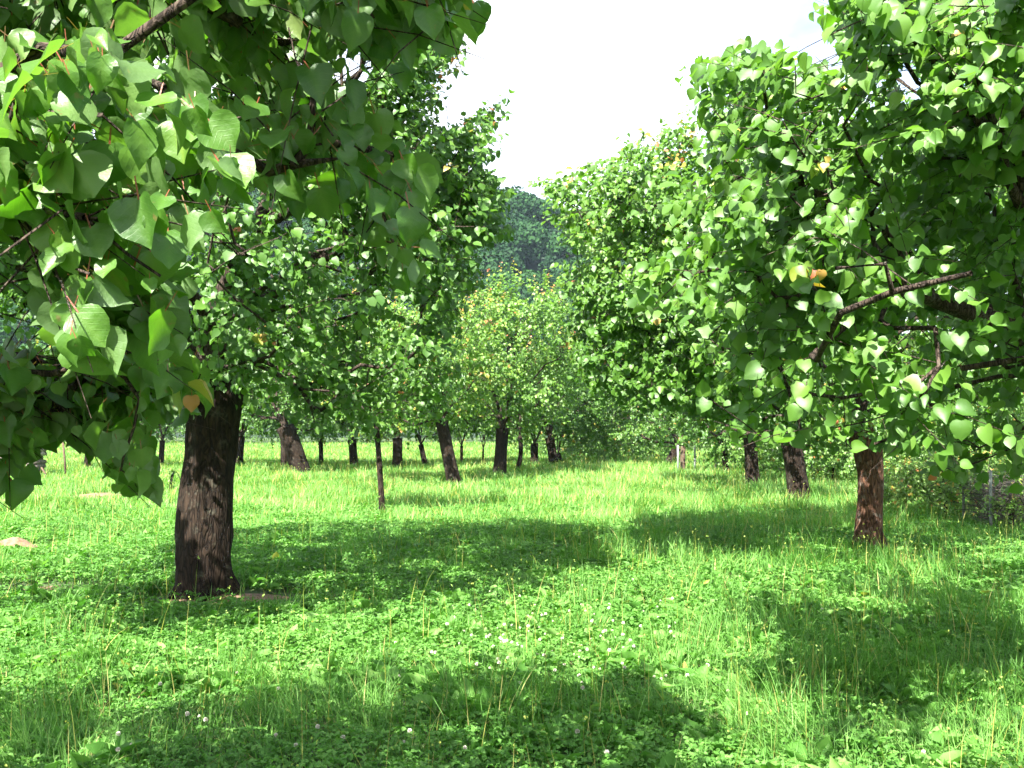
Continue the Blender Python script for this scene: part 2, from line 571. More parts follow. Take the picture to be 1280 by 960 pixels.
    run = unit(ends - back)
    base_s = np.repeat(ends, subs, 0)
    outward = unit(base_s - centre)
    k = len(base_s)
    first = np.tile(np.arange(subs) == 0, len(ends))
    dirs = unit(np.where(first[:, None], 0.9, 0.25) * np.repeat(run, subs, 0) + 0.45 * outward + np.array([0, 0, 0.22]) + rng.normal(0, 0.55, (k, 3)))
    back_off = np.where(first, 0, rng.uniform(0, 0.3, k))
    base_s = base_s - np.repeat(run, subs, 0) * back_off[:, None] * np.minimum(1, 1)
    Ls = rng.uniform(shoot_len[0], shoot_len[1], k)
    sp = (rng.uniform(0, 1, k) < sprouts) & (base_s[:, 2] > centre[2])
    dirs[sp] = unit(np.array([0, 0, 1.0]) + 0.25 * outward[sp] + rng.normal(0, 0.14, (sp.sum(), 3)))
    Ls[sp] *= rng.uniform(1.3, 2.0, sp.sum())
    yg = np.where(rng.uniform(0, 1, k) < young, 1.0, 0.0); yg[sp] = (rng.uniform(0, 1, sp.sum()) < 0.75)
    # leaves along the shoots
    cnt = np.maximum(4, (Ls / spacing).astype(int))
    sid = np.repeat(np.arange(k), cnt)
    jj = np.arange(len(sid)) - np.repeat(np.cumsum(cnt) - cnt, cnt)
    frac = (jj + 0.6) / cnt[sid]
    dS = dirs[sid]
    sagv = np.array([0, 0, -1.0]) * (droop * 0.35 * (frac ** 2) * Ls[sid] * (~sp[sid]))[:, None]
    pos = base_s[sid] + dS * (frac * Ls[sid])[:, None] + sagv + rng.normal(0, 0.012, (len(sid), 3))
    ang = jj * 2.4 + rng.uniform(0, 6.28, k)[sid]
    ref = np.array([0.3, 0.2, 1.0])
    u = unit(np.cross(dS, ref)); v = np.cross(dS, u)
    rad = np.cos(ang)[:, None] * u + np.sin(ang)[:, None] * v
    out_l = outward[sid]
    axis = unit(0.7 * rad + 0.4 * dS + 0.2 * out_l + np.array([0, 0, -droop - 0.3]) + rng.normal(0, 0.2, (k, 3))[sid] + rng.normal(0, 0.2, (len(sid), 3)))
    nr = unit(0.4 * np.array([0, 0, 1.0]) + 0.5 * out_l + 0.6 * SUN + rng.normal(0, 0.34, (k, 3))[sid] + rng.normal(0, 0.28, (len(sid), 3)))
    size = leaf * rng.uniform(0.55, 1.15, len(sid)) * np.where(frac > 0.85, 0.62, 1.0)
    ygl = np.clip(yg[sid] * np.clip((frac - 0.55) * 3.2, 0, 1) * rng.uniform(0.5, 1.1, len(sid)), 0, 1)
    greens = np.clip(rng.beta(2.2, 2.8, len(sid)) * 0.8 + 0.35 * (noise(pos + 50 + seed, 1.1, 7) - 0.5) + green_shift + 0.25 * (yg[sid] * frac), 0, 1)
    if leaf_keep is not None:
        m = leaf_keep(pos + base + axis * (size * 0.75)[:, None], rng)
        pos, axis, nr, size, ygl, greens = pos[m], axis[m], nr[m], size[m], ygl[m], greens[m]
        ms = leaf_keep(base_s + dirs * (Ls * 0.8)[:, None] + base, rng)
    else:
        ms = np.ones(k, bool)
    # shoot stems, three sided, all in one go
    b0 = base_s[ms]; d0 = dirs[ms]; l0 = Ls[ms]; m = len(b0)
    if m:
        u0 = unit(np.cross(d0, ref)); v0 = np.cross(d0, u0)
        a3 = np.array([0, 2.094, 4.189])
        ring = np.cos(a3)[None, :, None] * u0[:, None] + np.sin(a3)[None, :, None] * v0[:, None]
        rs = max(0.0028, leaf * 0.035)
        mid = b0 + d0 * (l0 * 0.5)[:, None] + np.array([0, 0, -1.0]) * (droop * 0.09 * l0 * (~sp[ms]))[:, None]
        en = b0 + d0 * l0[:, None] + np.array([0, 0, -1.0]) * (droop * 0.35 * l0 * (~sp[ms]))[:, None]
        vv = np.concatenate([b0[:, None] + ring * rs, mid[:, None] + ring * rs * 0.8, en[:, None] + ring * rs * 0.35], 1)
        ff = []
        for lv in (0, 3):
            for q in range(3):
                q2 = (q + 1) % 3
                ff += [(lv + q, lv + q2, lv + 3 + q2), (lv + q, lv + 3 + q2, lv + 3 + q)]
        ff = np.array(ff)[None] + (np.arange(m) * 9)[:, None, None]
        bs.add(vv.reshape(-1, 3), ff.reshape(-1, 3))
    obj("branches", bs.mesh("branches", BARK_LIMB), root)
    ls = Soup()
    if lod == 0:                                              # full leaf shape only where one could see it
        _, _, dep = project(pos + base)
        near = (dep > -0.5) & (dep < 4.5)
        for msk, ld in ((near, 0), (~near, 1)):
            add_leaves(ls, rng, pos[msk], axis[msk], nr[msk], size[msk], ygl[msk], ld, greens[msk])
    else:
        add_leaves(ls, rng, pos, axis, nr, size, ygl, lod, greens)
    obj("crown", ls.mesh("crown", mat), root)
    for q in fruits:
        fs = Soup()
        q = np.asarray(q, float) - base
        i = int(np.argmin(np.linalg.norm(Parr - q, axis=1)))
        q = Parr[i] - np.array([0, 0, 0.052])
        th = np.linspace(0.02, math.pi - 0.02, 9)
        tube(fs, q + np.stack([0 * th, 0 * th, np.cos(th) * 0.021], 1), np.sin(th) * 0.02, 12)
        tube(fs, [q + np.array([0, 0, 0.02]), (q + np.array([0, 0, 0.05]))], [0.002, 0.002], 4)
        obj("fruit", fs.mesh("fruit", FRUIT), root)
    return root

def ground_hit(p):
    """where the shadow of a point lands, in picture coordinates"""
    h = np.maximum(p[:, 2], 0)
    g = p - SUN[None] * (h / SUN[2])[:, None]
    x, y, d = project(g)
    return x, y, d

# lit areas of the meadow kept free from the shade of the near crowns
LIT = [[(-200, 652), (225, 652), (225, 732), (-200, 745)],
       [(60, 800), (330, 792), (560, 765), (745, 752), (785, 700), (770, 655), (860, 625), (895, 690), (1000, 730), (1120, 735), (1400, 735), (1400, 770), (1100, 775), (1090, 820),
        (1010, 905), (960, 980), (900, 980), (890, 900), (850, 860), (700, 838), (420, 845), (250, 850), (60, 850)],
       [(200, 600), (900, 600), (870, 655), (620, 668), (420, 658), (300, 645), (200, 645)]]

def in_view(p):
    x, y, d = project(p)
    return (d > 0.2) & (x > -20) & (x < 1300) & (y > -20) & (y < 980)

def ragged(p, px=16.0, seed=90):
    """uneven outline: offsets that follow lumps of the crown"""
    return ((noise(p, 2.2, seed) - 0.5) * 2 + (noise(p, 6.0, seed + 1) - 0.5) * 1.4) * px, ((noise(p, 2.2, seed + 2) - 0.5) * 2 + (noise(p, 6.0, seed + 3) - 0.5) * 1.4) * px

def lit_keep(p, rng, strength=0.97, seen=0.5):
    x, y, d = ground_hit(p)
    strength = np.where(in_view(p), strength * seen, strength)
    ox, oy = ragged(p, 24, 95)
    x = x + ox + rng.normal(0, 14, len(x)); y = y + 0.4 * oy + rng.normal(0, 4, len(x))
    bad = np.zeros(len(x), bool)
    for poly in LIT:
        bad |= inside(x, y, poly)
    bad &= d > 0.5
    h = np.maximum(p[:, 2], 0)
    g = p - SUN[None] * (h / SUN[2])[:, None]
    fleck = (0.6 * noise2(g[:, 0] * 1.2, g[:, 1] * 0.8, 2.6, 120) + 0.4 * noise2(g[:, 0], g[:, 1] * 0.7, 6.0, 121)) > 0.65
    bad |= fleck & (d > 0.5)
    return ~(bad & (rng.uniform(0, 1, len(x)) < strength))

SKY_GAPS = [[(600, 0), (570, 60), (530, 128), (620, 112), (650, 150), (622, 230), (640, 290), (715, 290), (660, 215), (790, 170), (850, 75), (960, 55), (1020, 70), (1040, 0), (1035, -200), (610, -200)]]

def spray(polys, n, d0, d1, seed, inset=12):
    """shoot positions inside a part of a crown"""
    r = np.random.default_rng(seed); out = []
    arr = np.array(polys, float)
    x0, y0 = arr.min(0); x1, y1 = arr.max(0)
    while len(out) < n:
        x, y = r.uniform(x0, x1), r.uniform(y0, y1)
        if inside(np.array([x]), np.array([y]), polys)[0] and inside(np.array([x + inset]), np.array([y + inset]), polys)[0]:
            out.append(at(x, y, r.uniform(d0, d1)))
    return out

def shading(polys, n, h0, h1, seed):
    """shoot positions whose shade falls on a part of the meadow"""
    r = np.random.default_rng(seed); out = []
    arr = np.array(polys, float)
    g = np.array([ground_at(x, y) for x, y in polys])
    x0, y0 = g[:, :2].min(0); x1, y1 = g[:, :2].max(0)
    while len(out) < n:
        q = np.array([r.uniform(x0, x1), r.uniform(y0, y1), 0.0])
        if inside(q[:1], q[1:2], g[:, :2])[0]:
            h = r.uniform(h0, h1)
            out.append(q + SUN * (h / SUN[2]))
    return out

# ---- the big old tree left of the middle
T1 = ground_at(257, 747)
T1_OK = [(-400, -400), (400, -400), (570, -100), (598, 0), (575, 70), (545, 120), (520, 165), (575, 165), (612, 128), (640, 118), (636, 150), (615, 180), (612, 225),
         (632, 245), (634, 295), (585, 312), (600, 350), (575, 390), (585, 440), (570, 480), (560, 520), (500, 528), (470, 545), (430, 520),
         (400, 535), (340, 512), (300, 510), (230, 535), (150, 560), (80, 548), (0, 560), (-400, 620)]
def keep_t1(p):
    x, y, d = project(p)
    return inside(x, y, T1_OK) & (np.abs(np.hypot(x - 432, (y - 75))) > 22) & (np.hypot(x - 360, y - 8) > 22)
def leaf_t1(p, rng):
    x, y, d = project(p)
    ox, oy = ragged(p)
    m = inside(x + ox + rng.normal(0, 5, len(x)), y + oy + rng.normal(0, 5, len(x)), T1_OK) & (np.hypot(x - 440, y - 80) > 30) & (np.hypot(x - 365, y - 12) > 26)
    m &= ~((np.abs(x - 258) < 36) & (y > 490) & (d < T1[1]))          # clear stem
    return m & lit_keep(p, rng, 0.95, 0.7)
make_tree("apricot_tree", "large old apricot tree with the thickest dark bark trunk, left of the middle", T1,
          [(0, 0, 0.0, 0.265), (0.0, 0, 0.12, 0.25), (-0.01, 0, 0.45, 0.24), (0.01, 0, 0.9, 0.235), (0.05, 0.02, 1.35, 0.23), (0.08, 0.03, 1.75, 0.25), (0.05, 0.05, 2.05, 0.26)],
          [((0.15, 0.25, 3.55), (3.0, 3.1, 2.1)), ((1.5, 0.2, 3.0), (1.5, 2.2, 1.5)), ((0.6, 0.3, 5.0), (2.2, 2.2, 1.3)), ((-2.0, 0.3, 2.7), (2.0, 2.0, 1.3))],
          1150, leaf=0.07, lod=2, seed=11, roots=[(0.4, -0.12, 0.11), (-0.27, -0.15, 0.08), (0.08, -0.33, 0.1), (-0.3, 0.3, 0.1)], keep=keep_t1, leaf_keep=leaf_t1, sides=72, bump=0.075, step=0.03, subs=4, spacing=0.03, shoot_len=(0.25, 0.6), holes=0.36, sprouts=0.1, young=0.015,
          extra=np.array(spray([(400, -60), (590, -60), (560, 90), (515, 160), (610, 140), (620, 280), (560, 320), (590, 350), (560, 460), (430, 480)], 420, 8.2, 11.0, 61)
                         + shading([(-50, 740), (330, 742), (330, 797), (-50, 797)], 190, 2.6, 4.4, 66)
                         + shading([(300, 700), (560, 655), (780, 690), (770, 745), (560, 770), (300, 775), (0, 790), (0, 745)], 250, 2.2, 4.6, 62)),
          limbs=[[(-0.6, 0.1, 2.5), (-1.5, 0.2, 3.0)], [(0.5, 0.1, 2.7), (1.2, 0.3, 3.4), (1.9, 0.3, 4.0)], [(0.1, 0.5, 3.0), (0.2, 1.2, 4.2)], [(-0.1, -0.4, 2.8), (-0.4, -1.0, 3.8)], [(0.4, -0.5, 2.6), (1.2, -1.4, 2.9)]],
          auto_limbs=3)

# ---- right tree with the reddish trunk
T4 = ground_at(1083, 690)
T4_OK = [(665, 222), (700, 222), (740, 200), (790, 180), (830, 155), (1400, -200), (2000, 0), (2000, 600), (1280, 600), (1130, 560), (1050, 556), (1030, 570), (960, 545),
         (900, 525), (800, 522), (730, 505), (712, 450), (712, 390), (700, 350), (742, 326), (700, 300), (668, 268)]
def keep_t4(p):
    x, y, d = project(p)
    return inside(x, y, T4_OK)
def leaf_t4(p, rng):
    x, y, d = project(p)
    ox, oy = ragged(p)
    m = inside(x + ox + rng.normal(0, 5, len(x)), y + oy + rng.normal(0, 5, len(x)), T4_OK)
    m &= ~((np.abs(x - 1083) < 26) & (y > 560) & (d < T4[1]))
    return m & lit_keep(p, rng, 0.6, 0.4)
make_tree("apricot_tree", "apricot tree with a reddish sunlit trunk in long grass at the right", T4,
          [(-0.02, 0, 0.0, 0.21), (-0.01, 0, 0.12, 0.165), (0.02, 0, 0.5, 0.148), (0.04, 0, 0.9, 0.15), (0.01, 0, 1.25, 0.165), (-0.07, 0.02, 1.5, 0.17)],
          [((-0.9, -0.1, 3.1), (3.1, 2.9, 2.0)), ((-2.6, -0.4, 3.0), (1.7, 2.0, 1.7)), ((0.8, 0.3, 3.6), (2.6, 2.6, 2.0))],
          1100, leaf=0.075, lod=2, seed=23, roots=[(-0.28, -0.08, 0.07), (0.24, -0.14, 0.07)], keep=keep_t4, leaf_keep=leaf_t4, bark=BARK_RED, sides=56, bump=0.05, step=0.03, subs=4, spacing=0.032, shoot_len=(0.25, 0.6), holes=0.38, sprouts=0.08, young=0.02,
          extra=np.array(spray([(680, 225), (790, 190), (900, 150), (1000, 200), (950, 520), (740, 500), (720, 330)], 520, 10.2, 13.5, 63)
                         + shading([(900, 665), (1280, 665), (1280, 715), (900, 705)], 160, 2.2, 4.6, 64)),
          limbs=[[(-0.25, 0.0, 1.75), (-1.0, -0.2, 2.1), (-2.0, -0.4, 1.95), (-2.8, -0.5, 2.3)], [(-0.9, 0.1, 2.6), (-1.8, 0.0, 3.3)], [(0.4, 0.2, 2.3), (1.3, 0.3, 3.0)], [(0.1, 0.8, 2.8), (0.1, 1.4, 3.8)]],
          auto_limbs=3, green_shift=0.12)

# ---- near right tree, its trunk is just outside the frame
T3 = np.array([3.85, 5.4, 0.0])
T3_OK = [(1030, -60), (1032, 20), (1045, 75), (1065, 100), (1015, 92), (965, 52), (900, 68), (858, 92), (880, 150), (880, 200), (820, 240), (860, 300), (785, 350), (790, 395), (860, 400), (880, 450), (865, 480), (925, 560),
         (970, 550), (1040, 545), (1060, 520), (1110, 520), (1085, 565), (1120, 570), (1175, 600), (1230, 595), (1280, 630), (3000, 700), (3000, -3000), (1045, -3000)]
def shades_front(p):
    """points standing in the sun's way of the crown side that faces the meadow"""
    bad = np.zeros(len(p), bool)
    for t in (0.9, 1.5, 2.2, 3.0):
        q = p - SUN * t
        x, y, d = project(q)
        bad |= inside(x, y, T3_OK) & (d > 3.6) & (d < 6.5) & (y > -20) & (x < 1330)
    return bad & ~in_view(p)
def keep_t3(p):
    x, y, d = project(p)
    r = np.random.default_rng(4).uniform(0, 1, len(p))
    return ((d < 0.4) | inside(x, y, T3_OK)) & ~(shades_front(p) & (r < 0.8))
def along(x, y, path, w):
    best = np.full(len(x), 1e9)
    for (ax, ay), (bx, by) in zip(path[:-1], path[1:]):
        t = np.clip(((x - ax) * (bx - ax) + (y - ay) * (by - ay)) / ((bx - ax) ** 2 + (by - ay) ** 2), 0, 1)
        best = np.minimum(best, np.hypot(x - ax - t * (bx - ax), y - ay - t * (by - ay)))
    return best < w
def leaf_t3(p, rng):
    x, y, d = project(p)
    m = (d < 0.4) | inside(x + rng.normal(0, 8, len(x)), y + rng.normal(0, 8, len(x)), T3_OK)
    m &= ~inside(x, y, [(1118, 78), (1158, 72), (1150, 130), (1122, 128)])
    bare = (along(x, y, [(1000, 228), (1060, 268), (1130, 322)], 11) & (d < 5.3)) | (along(x, y, [(1225, -20), (1215, 75), (1250, 180)], 9) & (d < 4.6))
    m &= ~(bare & (rng.uniform(0, 1, len(x)) < 0.8))
    return m & lit_keep(p, rng, 0.9, 0.12) & (~in_view(p) | (d > 3.5))
rs = np.random.default_rng(5)
ex3 = []
for _ in range(480):
    x, y = rs.uniform(790, 1290), rs.uniform(60, 600)
    if inside(np.array([x]), np.array([y]), T3_OK)[0]:
        ex3.append(at(x, y, rs.uniform(4.2, 6.6)))
ex3 += shading([(1090, 860), (1150, 785), (1400, 760), (1400, 1100), (1000, 1100)], 60, 1.9, 2.7, 6)
ex3 += spray([(1050, -60), (1330, -60), (1330, 210), (1185, 200), (1175, 55), (1060, 50)], 80, 3.9, 5.0, 8)
f3 = [at(1141, 116, 4.2), at(1003, 112, 5.0), at(1011, 118, 5.2), at(1160, 132, 4.0), at(1088, 15, 4.3)]
make_tree("apricot_tree", "nearest apricot tree on the right, its leafy crown and branches filling the upper right corner", T3,
          [(0, 0, 0, 0.26), (0, 0, 0.2, 0.21), (-0.02, 0, 0.8, 0.19), (-0.05, 0.02, 1.3, 0.19), (-0.1, 0.05, 1.6, 0.18)],
          [((-0.6, 0.0, 3.3), (2.7, 2.4, 1.7)), ((0.6, -0.3, 3.9), (2.4, 2.4, 1.7))],
          480, leaf=0.076, lod=1, seed=37, keep=keep_t3, leaf_keep=leaf_t3, sides=40, bump=0.05, step=0.04, mat=LEAF, subs=3, spacing=0.034, young=0.012, shoot_len=(0.22, 0.55), holes=0.33,
          extra=np.array(ex3), sprouts=0.06,
          limbs=[[(-0.5, -0.1, 1.85), (-1.3, -0.2, 1.95), (-1.9, -0.1, 1.8)],
                 [at(1240, 400, 5.3) - T3, at(1130, 322, 5.2) - T3, at(1005, 228, 5.1) - T3],
                 [at(1330, 330, 5.0) - T3, at(1250, 180, 4.6) - T3, at(1222, 75, 4.5) - T3, at(1232, -20, 4.4) - T3],
                 [at(1245, 160, 4.6) - T3, at(1160, 70, 4.4) - T3, at(1120, 30, 4.3) - T3],
                 [(0.5, 0.6, 2.8), (0.9, 1.2, 3.8)]],
          auto_limbs=3, green_shift=0.08, fruits=f3)

# ---- near left tree whose boughs hang in from the left edge
T2 = np.array([-2.7, 0.9, 0.0])
CL_A = [(-60, 40), (150, 55), (240, 105), (285, 175), (320, 255), (250, 285), (225, 300), (215, 430), (120, 445), (65, 410), (45, 300), (-60, 260)]
CL_B = [(-100, -150), (500, -150), (600, 0), (575, 40), (480, 85), (440, 60), (410, 80), (500, 170), (535, 240), (530, 375), (490, 350), (450, 280), (370, 255), (330, 235), (270, 130), (160, 70), (-100, 60)]
CL_C = [(-60, 440), (200, 440), (275, 490), (265, 520), (150, 515), (140, 530), (195, 585), (205, 620), (165, 620), (125, 560), (60, 530), (35, 560), (40, 600), (10, 610), (-60, 590)]
ex2 = spray(CL_A, 36, 1.75, 2.15, 1) + spray(CL_B, 150, 2.4, 3.6, 2) + spray(CL_C, 70, 2.9, 3.7, 3)
rs2 = np.random.default_rng(12)
ex2 += [c + SUN * rs2.uniform(0.5, 1.6) for c in spray(CL_C, 90, 2.6, 3.7, 13)]  # extra shoots added on the sun side to shade the lower left boughs
ex2 += shading([(-100, 870), (250, 865), (700, 860), (890, 880), (900, 1150), (-300, 1150)], 130, 3.0, 4.3, 4) + shading([(-250, 870), (420, 865), (420, 1150), (-400, 1150)], 90, 2.8, 4.2, 14)
A_C = at(140, 250, 1.8)
def keep_t2(p):
    x, y, d = project(p)
    vis = (d > 0.3) & (x > -60) & (x < 1340) & (y > -60) & (y < 1020)
    m = ~vis | ((d > 1.5) & (inside(x, y, CL_A) | inside(x, y, CL_B) | inside(x, y, CL_C)))
    # a gap in the boughs through which the sun reaches the lowest bright spray
    q = p - A_C
    t = q @ SUN
    off = np.linalg.norm(q - t[:, None] * SUN, axis=1)
    return m & ~((t > 0.3) & (off < 0.6)) & ~((d > -0.6) & (d <= 1.0) & (np.abs(p[:, 0]) < 0.9) & (p[:, 2] < 2.4))
def leaf_t2(p, rng):
    x, y, d = project(p)
    jx, jy = x + rng.normal(0, 8, len(x)), y + rng.normal(0, 8, len(x))
    vis = (d > 0.1) & (x > -40) & (x < 1320) & (y > -40) & (y < 1000)
    m = ~vis | ((d > 1.45) & (inside(jx, jy, CL_A) | (inside(jx, jy, CL_B) & (d > 2.25)) | (inside(jx, jy, CL_C) & (d > 2.5))))
    q = p - A_C
    t = q @ SUN
    off = np.linalg.norm(q - t[:, None] * SUN, axis=1)
    return m & ~((t > 0.33) & (off < 0.56)) & lit_keep(p, rng, 0.97, 0.6)
make_tree("apricot_tree", "nearest apricot tree on the left, large heart-shaped leaves hanging in close from the left edge", T2,
          [(0, 0, 0, 0.26), (0, 0, 0.2, 0.21), (0.03, 0, 0.8, 0.19), (0.06, 0.02, 1.3, 0.19), (0.1, 0.05, 1.7, 0.18)],
          [((0.2, 0.2, 3.5), (2.7, 2.6, 1.4)), ((1.6, 0.6, 3.7), (2.0, 2.2, 1.1))],
          360, leaf=0.08, lod=0, seed=53, keep=keep_t2, leaf_keep=leaf_t2, sides=24, bump=0.04, step=0.06, mat=LEAF_NEAR, subs=3, spacing=0.043,
          extra=np.array(ex2), sprouts=0.02, young=0.03, droop=0.6, low=0.8,
          limbs=[[(0.6, 0.5, 2.2), (1.3, 0.9, 2.6)], [(0.7, 0.3, 2.4), (1.2, 1.0, 2.75), (2.0, 1.7, 2.6)], [(0.4, 0.8, 1.8), (0.9, 1.3, 1.75)]],
          auto_limbs=4)

# ------------------------------------------------------------------ the orchard rows behind
def orchard_tree(px, py, wpx, top_y, top_x, label, R, H, crown_c=(0, 0), seed=0, shoots=260, leaf=0.1, limbs=(), squash=1.0, low_h=1.5, bark=BARK,
                 young=0.03, shift=0.0, sprouts=0.1, leafmat=LEAF, auto=4, mid=None):
    b = ground_at(px, py)
    d = b[1]
    r = wpx / 1280.0 * d / 2
    h = (530 - top_y) / 1280.0 * d + 1.6
    dx = (top_x - px) / 1280.0 * d
    md = dx * 0.45 if mid is None else mid / 1280.0 * d
    keys = [(0, 0, 0, r * 1.25), (0.0, 0, 0.15, r * 1.05), (md, 0.03, h * 0.55, r * 0.92), (dx, 0.05, h, r * 0.95)]
    cz = (low_h + H) / 2
    ell = [((crown_c[0], crown_c[1], cz), (R, R, (H - low_h) / 2 * 1.05)), ((crown_c[0] + 0.3 * R, 0, cz + 0.4), (R * 0.75, R * 0.8, (H - low_h) / 2 * 0.95)),
           ((crown_c[0] - 0.4 * R, 0.1, cz - 0.2), (R * 0.7, R * 0.8, (H - low_h) / 2 * 0.9))]
    return make_tree("apricot_tree", label, b, keys, ell, shoots, leaf=leaf, lod=2, seed=seed, limbs=limbs, sides=18, bump=0.35 * r * 0.4, step=0.1,
                     sprouts=sprouts, young=young, subs=3, spacing=0.05, bark=bark, mat=leafmat, auto_limbs=auto, low=low_h - 0.3, green_shift=shift, shoot_len=(0.3, 0.7), holes=0.3)

orchard_tree(998, 631, 27, 545, 988, "apricot tree with a dark trunk, first one behind the reddish trunk", 2.6, 4.8, (-0.3, 0.5), 101, 420, leaf=0.085, low_h=1.6)
orchard_tree(940, 609, 18, 545, 938, "apricot tree with a straight black trunk, leafy shoots low on its stem", 2.4, 4.6, (-0.6, 0.5), 102, 300, low_h=1.5)
orchard_tree(907, 592, 8, 566, 905, "young apricot tree with a thin forked stem beside the fence posts", 1.5, 3.0, (0, 0), 103, 170, low_h=1.35,
             limbs=[[(-0.35, 0, 1.2), (-1.1, 0.1, 1.8)], [(0.3, 0, 1.2), (0.8, 0, 1.9)]], auto=2, shift=-0.1)
orchard_tree(836, 583, 11, 560, 846, "low spreading apricot tree with short dark stem at the meadow's far edge", 2.7, 3.3, (-0.6, 0), 104, 300, low_h=0.7,
             limbs=[[(-0.5, 0, 0.9), (-1.2, 0, 1.3)]], shift=0.1)
orchard_tree(625, 597, 17, 536, 628, "sunlit apricot tree in the centre with a bare limb reaching right and red tipped shoots", 2.1, 5.6, (0.35, 0), 105, 620, leaf=0.1, low_h=1.5,
             limbs=[[(0.5, 0, 1.85), (1.25, 0, 2.4)], [(0.1, 0.1, 2.3), (0.2, 0.2, 3.4)], [(-0.5, 0, 2.3)]], auto=3, shift=0.32, sprouts=0.12, young=0.015)
orchard_tree(567, 606, 17, 526, 552, "apricot tree with a curved leaning trunk, left of the central sunlit tree", 2.2, 4.7, (-0.9, 0.2), 106, 520, leaf=0.095, low_h=1.75,
             limbs=[[(0.1, 0, 2.2), (0.6, 0, 2.9)], [(-0.9, 0, 2.3)]], auto=3, shift=0.4, young=0.12, mid=-8)
orchard_tree(478, 642, 7.5, 528, 470, "young apricot tree with a thin leaning stem standing alone in the meadow", 1.1, 3.1, (0.2, 0.1), 107, 230, leaf=0.075, low_h=1.75, young=0.1)
orchard_tree(376, 592, 24, 532, 356, "apricot tree with a thick trunk leaning left, behind the large old tree", 2.6, 4.8, (0, 0.3), 108, 380, low_h=1.6)
orchard_tree(356, 587, 9, 535, 354, "apricot tree with a slim trunk hard against the thick leaning one", 2.2, 4.6, (-0.3, 0.5), 109, 240, leaf=0.11, low_h=1.5)
orchard_tree(402, 584, 6, 552, 401, "thin stemmed apricot tree right of the thick leaning trunk", 1.8, 3.8, (0, 0.3), 110, 200, leaf=0.11, low_h=1.4, shift=0.1)
orchard_tree(443, 585, 11, 550, 440, "apricot tree with a short knotty trunk, left of the lone young tree", 2.1, 4.2, (0, 0.3), 111, 240, leaf=0.11, low_h=1.3, shift=0.1)
orchard_tree(497, 587, 13, 548, 497, "apricot tree with a stout upright trunk, right of the lone young tree", 2.3, 4.4, (0, 0.3), 112, 260, leaf=0.11, low_h=1.5)
orchard_tree(531, 584, 7, 556, 526, "apricot tree with a low side branch, left of the curved leaning trunk", 1.9, 4.0, (0.2, 0.3), 113, 220, leaf=0.11, low_h=1.3,
             limbs=[[(0.3, 0, 1.2), (0.7, 0, 1.4)]])
orchard_tree(577, 581, 4, 556, 577, "slender apricot tree between the leaning trunk and the central tree", 1.6, 3.4, (0, 0.3), 114, 170, leaf=0.11, low_h=1.3, shift=0.05)
orchard_tree(604, 580, 2.5, 560, 604, "very thin apricot sapling close left of the central trunk", 1.0, 2.8, (0, 0.3), 115, 110, leaf=0.1, low_h=1.4)
orchard_tree(648, 589, 6, 545, 650, "apricot tree with a thin greenish stem, just right of the central trunk", 1.7, 4.0, (0.4, 0.5), 116, 200, leaf=0.11, low_h=1.5, mid=3)
orchard_tree(668, 582, 10, 553, 668, "apricot tree with a brown trunk, second right of the central trunk", 2.0, 4.2, (0, 0.5), 117, 230, leaf=0.11, low_h=1.5)
orchard_tree(692, 584, 12, 548, 687, "apricot tree with a dark trunk and branch stub, third right of the central trunk", 2.3, 4.4, (0.3, 0.5), 118, 300, leaf=0.11, low_h=1.5,
             limbs=[[(-0.5, 0, 1.45), (-0.9, 0, 1.6)]])
orchard_tree(703, 582, 5, 565, 698, "small dark stemmed apricot tree leaning on the right of that group", 1.8, 3.6, (1.2, 0.3), 119, 200, leaf=0.11, low_h=1.1)
orchard_tree(202, 586, 7, 550, 203, "apricot tree with a thin brown trunk, left of the large old tree", 2.4, 4.4, (0, 0.3), 120, 280, leaf=0.11, low_h=1.5)
orchard_tree(300, 584, 9, 545, 302, "apricot tree almost hidden behind the large old trunk", 2.4, 4.6, (0, 0.3), 121, 280, leaf=0.11, low_h=1.5)
orchard_tree(110, 588, 8, 548, 112, "apricot tree behind the hanging boughs at the left", 2.4, 4.6, (0, 0.6), 122, 280, leaf=0.11, low_h=1.5)

# ------------------------------------------------------------------ bushes and trees beyond the orchard
def backdrop(name, label, cat, x, y, R, H, seed, n, leaf, mat=LEAF_FAR, trunk_r=0.1, low=0.2, young=0.03, group="trees and bushes beyond the orchard", shift=0.0):
    return make_tree(name, label, (x, y, 0), [(0, 0, 0, trunk_r * 1.2), (0, 0, 0.3, trunk_r), (0.05, 0, max(0.5, H * 0.3), trunk_r * 0.8)],
                     [((0, 0, H * 0.52), (R, R, H * 0.48)), ((R * 0.4, 0, H * 0.42), (R * 0.7, R * 0.7, H * 0.4)), ((-R * 0.4, 0.1, H * 0.4), (R * 0.7, R * 0.7, H * 0.38))],
                     n, leaf=leaf, lod=2, seed=seed, sides=8, bump=0.01, step=0.3, sprouts=0.05, young=young, subs=3, spacing=leaf * 0.55, group=group, cat=cat,
                     auto_limbs=3, low=low, mat=mat, green_shift=shift, shoot_len=(leaf * 3, leaf * 6))

def copy_tree(src, label, x, y, rot, sc):
    r = src.copy(); link(r)
    r["label"] = label
    r.location = (x, y, float(ground_z(np.array([x]), np.array([y]))[0]))
    r.rotation_euler = (0, 0, rot); r.scale = (sc, sc, sc * 1.0)
    for ch in list(src.children):
        c = ch.copy(); link(c); c.parent = r
    return r

